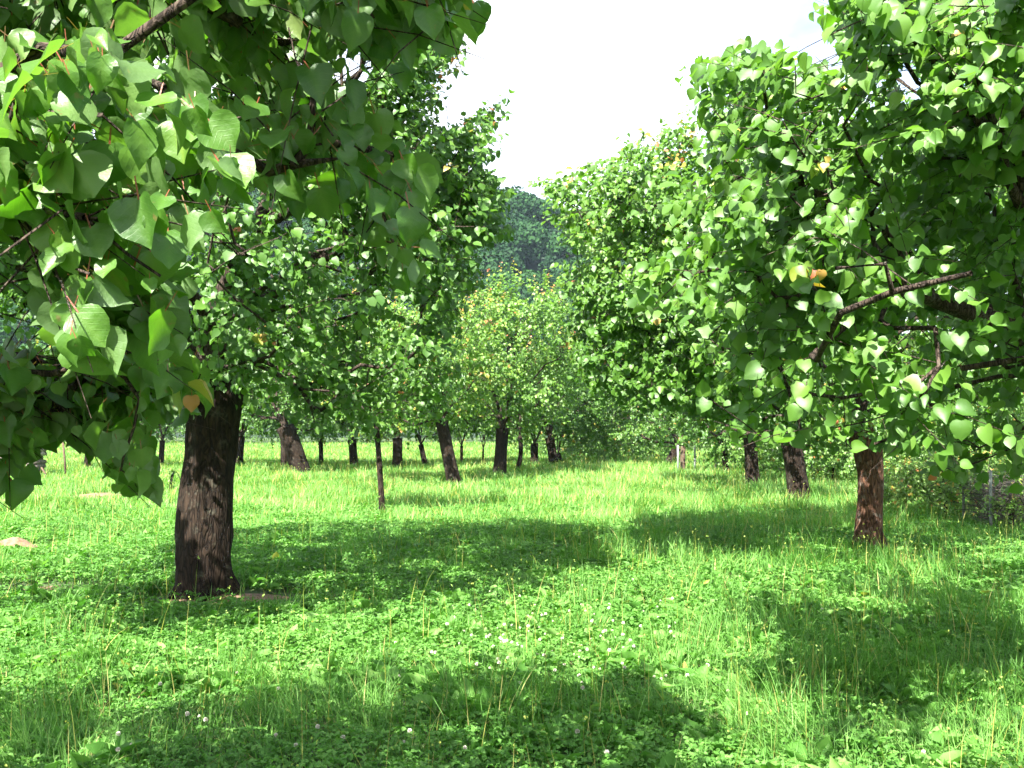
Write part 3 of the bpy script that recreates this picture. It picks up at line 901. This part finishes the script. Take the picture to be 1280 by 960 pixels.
protos = [backdrop("background_tree", "green tree in the row that closes the meadow behind the orchard", "tree", -42, 80, 3.6, 6.5, 201, 330, 0.17, group="background tree row"),
          backdrop("background_tree", "green tree in the row that closes the meadow behind the orchard", "tree", -33, 84, 3.2, 5.6, 202, 300, 0.16, group="background tree row", shift=0.1),
          backdrop("background_tree", "green tree in the row that closes the meadow behind the orchard", "tree", -25, 79, 3.9, 7.2, 203, 340, 0.17, group="background tree row", shift=-0.05)]
rb = np.random.default_rng(77)
xs = -36.0
spots = []
while xs < 46:
    if not (-34 < xs < -19):
        spots.append((xs * (1.25 if xs < 0 else 1), (82 if xs < 2 else 58) + rb.uniform(-4, 6)))
    xs += rb.uniform(3.6, 5.4)
for x in np.arange(-44, 50, 6.0):
    spots.append((x * 1.3 + rb.uniform(-1.5, 1.5), 94 + rb.uniform(-3, 4)))
for i, (x, y) in enumerate(spots):
    copy_tree(protos[i % 3], "green tree in the row that closes the meadow behind the orchard", x, y, rb.uniform(0, 6.28), rb.uniform(0.8, 1.12))

# bushes at the right edge, by the fence
def bush(px, py, R, H, label, seed, n, leaf, shift=0.1, young=0.1):
    b = ground_at(px, py)
    return backdrop("bush", label, "bush", b[0], b[1], R, H, seed, n, leaf, trunk_r=0.03, low=0.05, young=young, group="bushes along the fence", shift=shift)
bush(1180, 648, 1.1, 1.25, "yellow-green leafy bush right of the reddish trunk", 301, 330, 0.05, 0.35, 0.25)
bush(1130, 640, 0.8, 0.95, "small yellow-green bush close behind the reddish trunk", 302, 180, 0.05, 0.3, 0.2)
bush(1222, 640, 0.8, 1.1, "brownish green bush at the left end of the wire enclosure", 306, 200, 0.045, 0.1, 0.35)
bush(1262, 664, 0.45, 0.5, "low weedy bush in front of the wire enclosure", 312, 90, 0.05, 0.2, 0.1)
bush(1040, 606, 2.0, 2.2, "rounded bush between the two dark trunks at the right", 303, 420, 0.08, 0.15, 0.05)
bush(1120, 598, 2.6, 3.2, "tall bush behind the reddish trunk", 304, 420, 0.1, 0.15, 0.05)
bush(975, 592, 2.2, 2.4, "bush behind the straight black trunk", 305, 360, 0.1, 0.1, 0.05)
bush(1210, 600, 2.8, 3.4, "tall bush behind the yellow-green bush", 307, 420, 0.1, 0.1, 0.05)
bush(1330, 605, 2.6, 3.0, "tall bush behind the wire enclosure", 308, 380, 0.1, 0.1, 0.05)
bush(770, 577, 2.6, 2.6, "broad bush at the end of the meadow, left of the low spreading tree", 309, 320, 0.12, 0.2, 0.08)
bush(715, 572, 3.0, 3.0, "broad bush in the far gap between the rows", 310, 320, 0.13, 0.15, 0.08)
bush(215, 618, 0.28, 0.45, "small leafy sprout beside the large old trunk", 311, 30, 0.05, 0.2, 0.0)

# low shoots on the black trunk
# ------------------------------------------------------------------ ground
s = Soup()
gx = np.concatenate([-np.geomspace(600, 24, 20), np.linspace(-22, 22, 150), np.geomspace(24, 600, 20)])
gy = np.concatenate([-np.geomspace(150, 6, 10), np.linspace(-5, 30, 110), np.geomspace(31, 700, 40)])
GX, GY = np.meshgrid(gx, gy)
GZ = ground_z(GX.ravel(), GY.ravel()) * np.clip((90 - np.abs(GY.ravel())) / 60, 0, 1)
nx, ny = len(gx), len(gy)
i = (np.arange(ny - 1)[:, None] * nx + np.arange(nx - 1)[None]).ravel()
f = np.concatenate([np.stack([i, i + 1, i + nx + 1], 1), np.stack([i, i + nx + 1, i + nx], 1)])
s.add(np.stack([GX.ravel(), GY.ravel(), GZ], 1), f)
structure(obj("ground", s.mesh("ground", SOIL)))

# wooded hill
def hill_z(x, y):
    ridge = 62 * np.exp(-((y - 335) / 95.0) ** 2) * (1 / (1 + np.exp((x - 30) / 38.0))) * 1.15 + 10 * np.exp(-((y - 335) / 95.0) ** 2)
    front = 34 * np.exp(-((y - 205) / 52.0) ** 2) * (1 / (1 + np.exp((x - 42) / 22.0)))
    return np.maximum(ridge, 0) + front - 1.2 + 3 * noise2(x, y, 0.02, 8)
s = Soup()
hx = np.linspace(-260, 260, 90); hy = np.linspace(105, 460, 60)
HX, HY = np.meshgrid(hx, hy)
HZ = hill_z(HX.ravel(), HY.ravel())
edge = np.minimum(np.clip((HY.ravel() - 105) / 30, 0, 1), np.clip((460 - HY.ravel()) / 30, 0, 1))
HZ = HZ * edge - 1.5 * (1 - edge)
nx, ny = len(hx), len(hy)
i = (np.arange(ny - 1)[:, None] * nx + np.arange(nx - 1)[None]).ravel()
f = np.concatenate([np.stack([i, i + 1, i + nx + 1], 1), np.stack([i, i + nx + 1, i + nx], 1)])
s.add(np.stack([HX.ravel(), HY.ravel(), HZ], 1), f)
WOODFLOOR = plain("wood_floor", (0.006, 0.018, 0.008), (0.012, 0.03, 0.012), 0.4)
structure(obj("hill", s.mesh("hill", WOODFLOOR)))

rf = np.random.default_rng(9)
fx, fy = rf.uniform(-130, 130, 5200), rf.uniform(130, 350, 5200)
rf2 = 0
keepf = []
cell = {}
for a, b in zip(fx, fy):
    k = (int(a // 4.2), int(b // 4.2))
    if k in cell or abs(a) > 0.42 * b + 12:
        continue
    cell[k] = 1; keepf.append((a, b))
keepf = np.array(keepf)
fz = hill_z(keepf[:, 0], keepf[:, 1])
ws = Soup()
tt = Soup()
for (a, b), z in zip(keepf, fz):
    R = rf.uniform(2.6, 4.6); H = rf.uniform(6, 11)
    n = int(620 * (R / 3.6) ** 2)
    d = unit(rf.normal(size=(n, 3))); d[:, 2] = np.abs(d[:, 2]) * 1.1 - 0.35
    lump = 0.72 + 0.5 * noise(d * 1.9 + a, 1.0, int(b))
    rr = R * lump * rf.uniform(0.8, 1.02, n)
    pos = np.array([a, b, z + H - R * 0.9]) + d * rr[:, None] * np.array([1, 1, 1.05])
    nr = unit(d + rf.normal(0, 0.45, (n, 3)))
    ax = unit(np.cross(nr, rf.normal(size=(n, 3))))
    g = np.clip(0.4 + 0.26 * rf.normal() + 0.12 * rf.normal(size=n), 0, 1)
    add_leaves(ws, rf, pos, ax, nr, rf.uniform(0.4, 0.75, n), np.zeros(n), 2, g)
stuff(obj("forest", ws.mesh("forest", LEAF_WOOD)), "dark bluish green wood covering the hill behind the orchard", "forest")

# ------------------------------------------------------------------ meadow: grass, clover, broad leaves
rg = np.random.default_rng(3)
def field(n, y0=3.0, y1=75, power=1.6):
    """points thinning out with distance; power is the fall of density"""
    e = 2 - power
    u = rg.uniform(0, 1, n)
    y = (y0 ** e + u * (y1 ** e - y0 ** e)) ** (1 / e)
    x = rg.uniform(-1, 1, n) * (0.56 * y + 1.6)
    return x, y

BARE = [(*ground_at(290, 752)[:2], 0.75, 0.5), (*ground_at(70, 737)[:2], 0.7, 0.25), (*ground_at(125, 621)[:2], 0.9, 0.7), (*ground_at(22, 684)[:2], 0.55, 0.5),
        (*ground_at(560, 735)[:2], 0.01, 0.01)]
def not_bare(x, y, amount=0.93):
    m = np.ones(len(x), bool)
    for bx, by, rx, ry in BARE:
        q = ((x - bx) / rx) ** 2 + ((y - by) / ry) ** 2 + 0.8 * (noise2(x, y, 3.0, 12) - 0.5)
        m &= ~((q < 1) & (rg.uniform(0, 1, len(x)) < amount))
    for t, r in ((T1, 0.27), (T4, 0.17)):
        m &= np.hypot(x - t[0], y - t[1]) > r
    return m

def blades(soup, x, y, L, w, az, bend, tint, dry, seg=3):
    z = ground_z(x, y)
    n = len(x)
    t = np.linspace(0, 1, seg + 1)
    dirx, diry = np.cos(az), np.sin(az)
    rotn = az + np.pi / 2 + rg.normal(0, 0.5, n)
    sx, sy = np.cos(rotn), np.sin(rotn)
    lat = bend[:, None] * (0.25 * t + 0.75 * t ** 2)[None] * L[:, None]
    up = L[:, None] * (t[None] - 0.42 * (bend[:, None] ** 2) * (t ** 2.2)[None])
    cx = x[:, None] + lat * dirx[:, None]; cy_ = y[:, None] + lat * diry[:, None]; cz = z[:, None] + up - 0.01
    ww = w[:, None] * (1 - t ** 1.8)[None] * 0.5
    V = np.empty((n, 2 * seg + 1, 3), np.float32)
    for k in range(seg):
        V[:, 2 * k] = np.stack([cx[:, k] - ww[:, k] * sx, cy_[:, k] - ww[:, k] * sy, cz[:, k]], 1)
        V[:, 2 * k + 1] = np.stack([cx[:, k] + ww[:, k] * sx, cy_[:, k] + ww[:, k] * sy, cz[:, k]], 1)
    V[:, 2 * seg] = np.stack([cx[:, seg], cy_[:, seg], cz[:, seg]], 1)
    F = []
    for k in range(seg - 1):
        a = 2 * k
        F += [(a, a + 1, a + 3), (a, a + 3, a + 2)]
    F.append((2 * seg - 2, 2 * seg - 1, 2 * seg))
    F = np.array(F)[None] + (np.arange(n) * (2 * seg + 1))[:, None, None]
    C = np.zeros((n, 2 * seg + 1, 4), np.float32)
    C[..., 0] = tint[:, None]; C[..., 1] = dry[:, None]; C[..., 3] = 1
    soup.add(V.reshape(-1, 3), F.reshape(-1, 3), C.reshape(-1, 4))

def patch(x, y):          # 0 = clover and herbs, 1 = long fine grass
    return np.clip(1.6 * (noise2(x, y, 0.7, 21) * 0.6 + noise2(x, y, 2.1, 22) * 0.4) - 0.35 + np.clip((x - 0.8) * 0.12, -0.1, 0.25), 0, 1)

gs = Soup()
# clumps of grass
x, y = field(620000, 3.0, 82, 1.42)
jit = noise2(x, y, 7.0, 30)
m = not_bare(x, y) & (rg.uniform(0, 1, len(x)) < 0.35 + 0.8 * patch(x, y) + np.clip((y - 12) / 8, 0, 1)) & ((jit > 0.22) | (y > 14))
x, y = x[m], y[m]
pt = patch(x, y)
tall = noise2(x, y, 1.6, 33)
far = np.clip((y - 22) / 25, 0, 1)
mid = np.clip((y - 13) / 5, 0, 1)
tuft = np.clip((noise2(x, y, 2.6, 35) - 0.62) * 6, 0, 1)
L = (0.05 + 0.11 * tuft + 0.17 * pt * tall + 0.05 * tall + 0.06 * mid) * rg.uniform(0.55, 1.35, len(x)) + 0.10 * far * rg.uniform(0, 1, len(x))
w = rg.uniform(0.0032, 0.0065, len(x)) * (np.maximum(y, 4) / 4.5) ** 0.85
az = noise2(x, y, 1.2, 40) * 9 + rg.normal(0, 1.1, len(x))
tint = np.clip(rg.beta(2, 2.2, len(x)) * 0.75 + 0.4 * (noise2(x, y, 1.0, 41) - 0.4) + 0.15 * mid, 0, 1)
dry = (rg.uniform(0, 1, len(x)) < 0.03 + 0.08 * mid + 0.1 * far) * rg.uniform(0.3, 0.9, len(x))
nr_ = y < 14
for msk, sg in ((nr_, 4), (~nr_, 2)):
    blades(gs, x[msk], y[msk], L[msk], w[msk], az[msk], rg.uniform(0.15, 1.0, msk.sum()), tint[msk], dry[msk], sg)
# unmown grass standing close round every stem
for o in [q for q in scene.objects if q.get("category") == "tree" and q.location.y < 45]:
    bx, by = o.location.x, o.location.y
    r0 = 0.33 if by < 11 else (0.24 if by < 16 else 0.22)
    n = 260 if by > 16 else 420
    a_ = rg.uniform(0, 6.28, n); q_ = r0 + np.abs(rg.normal(0, 0.13, n))
    x, y = bx + q_ * np.cos(a_), by + q_ * np.sin(a_)
    m = not_bare(x, y, 0.8); x, y = x[m], y[m]; n = len(x)
    blades(gs, x, y, rg.uniform(0.06, 0.2, n), rg.uniform(0.004, 0.008, n) * (max(by, 5) / 5) ** 0.6, rg.uniform(0, 6.28, n), rg.uniform(0.1, 0.8, n), rg.beta(2, 2.4, n), (rg.uniform(0, 1, n) < 0.12) * 0.8, 3)
# dead straw lying between the blades
x, y = field(9000, 3.0, 25, 1.5)
blades(gs, x, y, rg.uniform(0.08, 0.2, len(x)), rg.uniform(0.003, 0.006, len(x)), rg.uniform(0, 6.28, len(x)), rg.uniform(0.9, 1.35, len(x)), rg.uniform(0.3, 1, len(x)), rg.uniform(0.7, 1, len(x)), 3)
# short lawn under everything
x, y = field(200000, 3.0, 82, 1.45)
m = not_bare(x, y, 0.8); x, y = x[m], y[m]
blades(gs, x, y, rg.uniform(0.03, 0.085, len(x)), rg.uniform(0.005, 0.009, len(x)) * (np.maximum(y, 4) / 4.5) ** 0.9, rg.uniform(0, 6.28, len(x)), rg.uniform(0.2, 1.1, len(x)),
       np.clip(rg.beta(2, 3, len(x)), 0, 1), np.zeros(len(x)), 2)
# sparse surroundings left, right and behind for other view points
x = rg.uniform(-9, 9, 30000); y = rg.uniform(-3, 6, 30000)
m = np.abs(x) > 0.56 * y + 1.6; x, y = x[m], y[m]
blades(gs, x, y, rg.uniform(0.06, 0.2, len(x)), rg.uniform(0.006, 0.012, len(x)), rg.uniform(0, 6.28, len(x)), rg.uniform(0.2, 1, len(x)), rg.beta(2, 2, len(x)), np.zeros(len(x)), 2)
# long stalks with seed heads, in tufts
tc = [ground_at(px, py) for px, py in ((1215, 800), (1235, 790), (840, 830), (250, 850), (90, 800), (730, 760), (1000, 700), (960, 690), (1100, 715), (1160, 720), (900, 670),
                                       (860, 655), (1000, 900), (1060, 860), (700, 900), (430, 880), (620, 930), (120, 900), (960, 800), (870, 740))]
for c in tc:
    n = int(rg.integers(60, 150)); rr = rg.uniform(0.12, 0.35)
    x = c[0] + rg.normal(0, rr, n); y = c[1] + rg.normal(0, rr, n)
    blades(gs, x, y, rg.uniform(0.2, 0.48, n), rg.uniform(0.003, 0.005, n) * (c[1] / 5) ** 0.7, rg.uniform(0, 6.28, n), rg.uniform(0.1, 0.7, n), rg.beta(2, 3, n), (rg.uniform(0, 1, n) < 0.08) * 0.8, 5)
x, y = field(7500, 3.5, 45, 1.1)
m = not_bare(x, y) & (rg.uniform(0, 1, len(x)) < 0.15 + patch(x, y)); x, y = x[m], y[m]
n = len(x)
Ls = rg.uniform(0.22, 0.5, n); az = rg.uniform(0, 6.28, n); bd = rg.uniform(0.05, 0.5, n)
dr = rg.uniform(0.3, 1, n)
blades(gs, x, y, Ls, rg.uniform(0.0025, 0.004, n) * (y / 4.5) ** 0.8, az, bd, rg.beta(2, 2, n), dr * 0.8, 4)
hx_ = x + bd * Ls * np.cos(az); hy_ = y + bd * Ls * np.sin(az); hz_ = ground_z(x, y) + Ls * (1 - 0.42 * bd ** 2) - 0.03
hp = np.stack([hx_, hy_, hz_], 1)
hp = np.repeat(hp, 3, 0) + rg.normal(0, 0.006, (3 * n, 3))
ax = unit(rg.normal(0, 0.3, (3 * n, 3)) + np.array([0, 0, 1.0]))
add_leaves(gs, rg, hp, ax, unit(rg.normal(size=(3 * n, 3))), 0.010 * np.repeat((y / 5) ** 0.3, 3), np.repeat(dr * 0.45, 3), 2, np.full(3 * n, 0.9))
stuff(obj("grass", gs.mesh("grass", GRASS, False)), "long bright green meadow grass growing under the orchard trees", "grass")

# clover: three round leaflets each
cs = Soup()
x, y = field(150000, 3.0, 19, 1.5)
m = not_bare(x, y) & (rg.uniform(0, 1, len(x)) < 1.15 - 0.95 * patch(x, y)); x, y = x[m], y[m]
n = len(x)
hz = ground_z(x, y) + rg.uniform(0.03, 0.11, n) * (0.6 + 0.8 * noise2(x, y, 2.5, 50))
c = np.stack([x, y, hz], 1)
a0 = rg.uniform(0, 6.28, n)
til = rg.normal(0, 0.35, (n, 3)); til[:, 2] = 1
til = unit(til)
g = np.clip(rg.beta(2, 2.4, n) * 0.8 + 0.3 * (noise2(x, y, 1.4, 51) - 0.4), 0, 1)
sz = rg.uniform(0.013, 0.024, n) * (np.maximum(y, 4.5) / 4.5) ** 0.5
for k in range(3):
    a = a0 + k * 2.094
    d = unit(np.stack([np.cos(a), np.sin(a), rg.uniform(-0.3, 0.3, n)], 1))
    add_leaves(cs, rg, c, d, til, sz * 1.1, np.zeros(n), 2, g)
stuff(obj("clover", cs.mesh("clover", GRASS, False)), "ground cover of three-leaved clover between the grass tufts", "clover")

# broad-leaved rosettes: plantain, dandelion, dock
ps = Soup()
x, y = field(7000, 3.2, 19, 1.3)
m = not_bare(x, y) & (noise2(x, y, 0.9, 60) > 0.35); x, y = x[m], y[m]
k = rg.integers(4, 9, len(x))
sid = np.repeat(np.arange(len(x)), k)
n = len(sid)
az = rg.uniform(0, 6.28, n)
el = rg.uniform(0.25, 1.1, n)
d = np.stack([np.cos(az) * np.cos(el), np.sin(az) * np.cos(el), np.sin(el)], 1)
p0 = np.stack([x[sid], y[sid], ground_z(x, y)[sid] + 0.01], 1) + rg.normal(0, 0.015, (n, 3)) * np.array([1, 1, 0])
nn = unit(np.array([0, 0, 1.0]) - 0.5 * d * 0 + rg.normal(0, 0.3, (n, 3)))
sz = rg.uniform(0.06, 0.15, len(x))[sid] * rg.uniform(0.7, 1.1, n)
sh = Soup()
add_leaves(sh, rg, p0 * 0, d, nn, sz, np.where(rg.uniform(0, 1, n) < 0.007, 0.5, 0.0), 1, np.clip(rg.beta(2, 2, n) * 0.9, 0, 1))
V = sh.v[0].reshape(n, -1, 3)
side = unit(np.cross(d, nn))
comp = np.einsum('nij,nj->ni', V, side)
V = V - 0.45 * comp[..., None] * side[:, None] + p0[:, None]
ps.add(V.reshape(-1, 3), sh.f[0], sh.c[0])
stuff(obj("herbs", ps.mesh("herbs", GRASS, True)), "broad-leaved plantain and dandelion rosettes scattered through the grass", "herbs")

# white clover flowers, each a thing
def clover_flower():
    root = thing("clover_flower", "small whitish clover flower head standing above the clover leaves", "flower", (0, 0, 0), "white clover flowers in the meadow")
    st = Soup(); tube(st, [(0, 0, 0), (0.004, 0, 0.05), (0.0, 0.003, 0.1)], [0.0016, 0.0014, 0.0013], 4)
    obj("stem", st.mesh("stem", STALK), root)
    hd = Soup()
    n = 60
    ii = np.arange(n) + 0.5
    ph = np.arccos(1 - 1.75 * ii / n); th = ii * 2.4
    dd = np.stack([np.cos(th) * np.sin(ph), np.sin(th) * np.sin(ph), np.cos(ph)], 1)
    r_ = np.random.default_rng(2)
    add_leaves(hd, r_, dd * 0.003 + np.array([0, 0, 0.104]), unit(dd + np.array([0, 0, 0.25])), unit(np.cross(dd, r_.normal(size=(n, 3)))), np.full(n, 0.0095), np.zeros(n), 2)
    obj("flower_head", hd.mesh("flower_head", PETAL), root)
    return root
spots = [(640, 776), (655, 782), (700, 768), (720, 790), (668, 752), (738, 800), (690, 812), (612, 800), (760, 818), (705, 836), (640, 806), (580, 786), (745, 775), (790, 812),
         (774, 838), (660, 768), (682, 790), (726, 752), (813, 846), (560, 782), (498, 804), (464, 812), (154, 925), (170, 938), (247, 902), (259, 896), (259, 910), (156, 946),
         (345, 925), (373, 938), (399, 918), (428, 935), (518, 927), (509, 924), (432, 934), (581, 943), (722, 930), (755, 948), (790, 952), (730, 872), (742, 836),
         (610, 838), (649, 866), (208, 854), (420, 781), (1040, 926), (1150, 942), (925, 900), (880, 838), (975, 870), (505, 930), (466, 855), (345, 868), (300, 842), (545, 820),
         (700, 748), (712, 760), (650, 742), (630, 790), (675, 826), (718, 818), (756, 790), (800, 790), (830, 820), (860, 850), (905, 870), (600, 764), (760, 756), (820, 770), (780, 780)]
rc = np.random.default_rng(44)
for _ in range(85):
    q = (rc.normal(700, 95), rc.normal(792, 30))
    spots.append(q)
fl = clover_flower()
for i, (px, py) in enumerate(spots):
    if i == 0:
        r = fl
    else:
        r = fl.copy(); link(r)
        for ch in fl.children:
            c = ch.copy(); link(c); c.parent = r
    g = ground_at(px, py + 14)
    r.location = (g[0], g[1], float(ground_z(g[:1], g[1:2])[0]) + 0.02)
    sc = rg.uniform(0.5, 0.95)
    r.scale = (sc, sc, sc); r.rotation_euler = (rg.normal(0, 0.15), rg.normal(0, 0.15), rg.uniform(0, 6))

# ------------------------------------------------------------------ molehills and bare soil
def mound(name, label, px, py, rx, ry, h, seed, cat="molehill"):
    b = ground_at(px, py)
    z0 = float(ground_z(b[:1], b[1:2])[0])
    root = link(bpy.data.objects.new(name, None)) if False else None
    s = Soup(); n, m = 48, 18
    a = np.linspace(0, 2 * np.pi, n, endpoint=False); r = np.linspace(0, 1, m)
    A, Rr = np.meshgrid(a, r)
    x = Rr * np.cos(A) * rx; y = Rr * np.sin(A) * ry
    q = np.stack([x.ravel(), y.ravel(), np.zeros(x.size)], 1) + seed
    wob = 1 + 0.3 * (noise(np.stack([np.cos(A.ravel()) * 2, np.sin(A.ravel()) * 2, np.zeros(A.size)], 1) + seed, 1, 3) - 0.5)
    x = x.ravel() * wob; y = y.ravel() * wob
    z = h * (np.cos(np.clip(Rr.ravel(), 0, 1) * np.pi) * 0.5 + 0.5) + 0.25 * h * (noise(q, 14, 4) - 0.5) + 0.3 * h * (noise(q, 5, 5) - 0.5) - 0.035 * Rr.ravel()
    V = np.stack([x, y, z + 0.02], 1)
    i = (np.arange(m - 1)[:, None] * n + np.arange(n)[None]).ravel(); j = (np.arange(m - 1)[:, None] * n + (np.arange(n)[None] + 1) % n).ravel()
    F = np.concatenate([np.stack([i, i + n, j + n], 1), np.stack([i, j + n, j], 1)])
    s.add(V, F)
    o = obj(name, s.mesh(name, EARTH))
    o.location = (b[0], b[1], z0)
    tag(o, label, cat)
    return o
mound("molehill", "brown earth mound in the grass at the left edge", 20, 684, 0.46, 0.32, 0.13, 3)
mound("molehill", "flat patch of dry earth farther back, left of the old trunk", 128, 622, 0.75, 0.6, 0.05, 8)
structure(mound("bare_soil", "x", 292, 750, 0.6, 0.32, 0.015, 14, "soil"))
structure(mound("bare_soil", "x", 75, 738, 0.6, 0.16, 0.02, 19, "soil"))

# ------------------------------------------------------------------ fence posts, wire enclosure, wood pile, stakes
def box(s, c, size, jit=0.0):
    x, y, z = np.array(size) / 2
    v = np.array([(a * x, b * y, d * z) for a in (-1, 1) for b in (-1, 1) for d in (-1, 1)]) + np.array(c)
    f = [(0, 1, 3), (0, 3, 2), (4, 6, 7), (4, 7, 5), (0, 4, 5), (0, 5, 1), (2, 3, 7), (2, 7, 6), (0, 2, 6), (0, 6, 4), (1, 5, 7), (1, 7, 3)]
    s.add(v, f)

def fence_run(name, label, pts, h, post_r, mat, wires):
    root = thing(name, label, "fence", pts[0])
    P = np.array(pts) - np.array(pts[0])
    for q in P:
        s = Soup()
        tube(s, [q + (0, 0, -0.3), q + (0, 0, h * 0.5), q + (0, 0, h)], [post_r] * 3, 8)
        obj("post", s.mesh("post", mat), root)
    s = Soup()
    for a, b in zip(P[:-1], P[1:]):
        for zz in wires:
            tube(s, [a + (0, 0, zz), (a + b) / 2 + (0, 0, zz - 0.02), b + (0, 0, zz)], [0.004] * 3, 4, cap=False)
        nv = int(np.linalg.norm(b - a) / 0.14)
        for k in range(1, nv):
            q = a + (b - a) * k / nv
            tube(s, [q + (0, 0, wires[0]), q + (0, 0, wires[-1])], [0.003] * 2, 3, cap=False)
    obj("wire_netting", s.mesh("wire_netting", WIRE), root)
    return root
fence_run("wire_fence", "wire netting fence on pale concrete posts at the far end of the meadow",
          [ground_at(px, 590) for px in (847, 868, 894, 930, 965, 1014, 1055)], 0.9, 0.035, CONCRETE, [0.1, 0.35, 0.6, 0.85])
s = Soup(); b = ground_at(853, 589)
tube(s, smooth_path([(0, 0, -0.3, 0.1), (0.0, 0, 0.4, 0.09), (0.02, 0, 0.85, 0.085)], 0.2)[:, :3], smooth_path([(0, 0, -0.3, 0.1), (0.0, 0, 0.4, 0.09), (0.02, 0, 0.85, 0.085)], 0.2)[:, 3], 12, 0.01)
o = obj("wooden_post", s.mesh("wooden_post", POSTWOOD)); o.location = b
tag(o, "brown wooden post beside the pale fence posts", "post")

# wire enclosure full of brush at the right edge
c0 = ground_at(1236, 662); c1 = ground_at(1400, 668)
enc = thing("compost_enclosure", "wire mesh enclosure heaped with dead brushwood at the right edge", "enclosure", c0)
D = (c1 - c0); D[2] = 0
back = np.array([0.25, 1.5, 0])
corners = [np.zeros(3), D, D + back, back]
for q in corners:
    s = Soup(); tube(s, [q + (0, 0, -0.2), q + (0.0, 0, 0.4), q + (0.01, 0, 0.9)], [0.022] * 3, 8); obj("post", s.mesh("post", CONCRETE), enc)
s = Soup()
for a, b in ((corners[0], corners[1]), (corners[1], corners[2]), (corners[2], corners[3]), (corners[3], corners[0])):
    L_ = np.linalg.norm(b - a); nv = int(L_ / 0.055)
    for k in range(nv + 1):
        q = a + (b - a) * k / nv
        tube(s, [q + (0, 0, 0.02), q + (0, 0, 0.82)], [0.0022] * 2, 3, cap=False)
    for zz in np.linspace(0.03, 0.82, 15):
        tube(s, [a + (0, 0, zz), b + (0, 0, zz)], [0.0022 if zz < 0.8 else 0.006] * 2, 3, cap=False)
obj("wire_mesh", s.mesh("wire_mesh", WIRE), enc)
s = Soup()
for _ in range(900):
    u_, v_ = rg.uniform(0.02, 0.98), rg.uniform(0.06, 0.94)
    q = D * u_ + back * v_ + np.array([0, 0, rg.uniform(0.02, 0.72) ])
    dd = unit(rg.normal(size=3) * np.array([1, 0.7, 0.45])) * rg.uniform(0.1, 0.35)
    lo = q - dd; hi = q + dd
    tube(s, [lo, (lo + hi) / 2 + rg.normal(0, 0.02, 3), hi], [0.006, 0.005, 0.003], 4, cap=False)
obj("brushwood", s.mesh("brushwood", BRUSH), enc)
s = Soup(); q = ground_at(1272, 660)
tube(s, smooth_path([(0, 0, 0.0), (-0.03, 0, 0.1), (-0.09, 0, 0.2)], 0.05), np.linspace(0.02, 0.008, len(smooth_path([(0, 0, 0.0), (-0.03, 0, 0.1), (-0.09, 0, 0.2)], 0.05))), 6)

# stacked firewood at the far left
b = ground_at(20, 596)
rl = np.random.default_rng(8)
row = 0
zc = 0.07
k = 0
while zc < 1.35:
    xx = -1.6 + (0.05 if row % 2 else 0)
    while xx < 0.75:
        r = rl.uniform(0.045, 0.085)
        s = Soup()
        yy = rl.uniform(-0.05, 0.05)
        tube(s, [(xx, -0.4 + yy, zc), (xx + rl.uniform(-.01, .01), 0.4 + yy, zc)], [r, r * 0.95], 9, 0.01, int(rl.integers(99)))
        if xx > -0.9:
            o = obj("firewood_log", s.mesh("firewood_log", LOGEND if rl.uniform() < 0.25 else LOGS)); o.location = b
            tag(o, "one of the dark cut logs stacked at the far left edge", "log", "logs of the firewood stack")
        xx += r * 2.02
    zc += 0.125; row += 1
for px, py, tx, ty, r, lab in ((84, 598, 79, 548, 0.035, "thin wooden stake leaning slightly, right of the firewood stack"),
                          (63, 600, 53, 584, 0.03, "short stick leaning against the firewood stack")):
    g = ground_at(px, py); d = g[1]
    s = Soup()
    tp = np.array([(tx - px) / 1280 * d, 0.0, (530 - ty) / 1280 * d + 1.6])
    tube(s, [(0, 0, -0.1), tp * 0.5 + (0.01, 0, 0), tp], [r, r * 0.9, r * 0.8], 8, 0.004)
    o = obj("wooden_stake", s.mesh("wooden_stake", POSTWOOD)); o.location = g
    tag(o, lab, "stake")

# ------------------------------------------------------------------ air between here and the hill
s = Soup()
box(s, (0, 280, 58.0), (1240, 880, 124.0))
hm, nt, out = new_mat("haze_air")
pv = nt.nodes.new("ShaderNodeVolumePrincipled")
pv.inputs['Color'].default_value = (0.6, 0.8, 0.95, 1)
pv.inputs['Density'].default_value = 0.00018
pv.inputs['Anisotropy'].default_value = 0.0
nt.links.new(pv.outputs[0], out.inputs['Volume'])
hz = obj("haze", s.mesh("haze", hm))
stuff(hz, "thin bluish haze in the air in front of the hill", "haze")
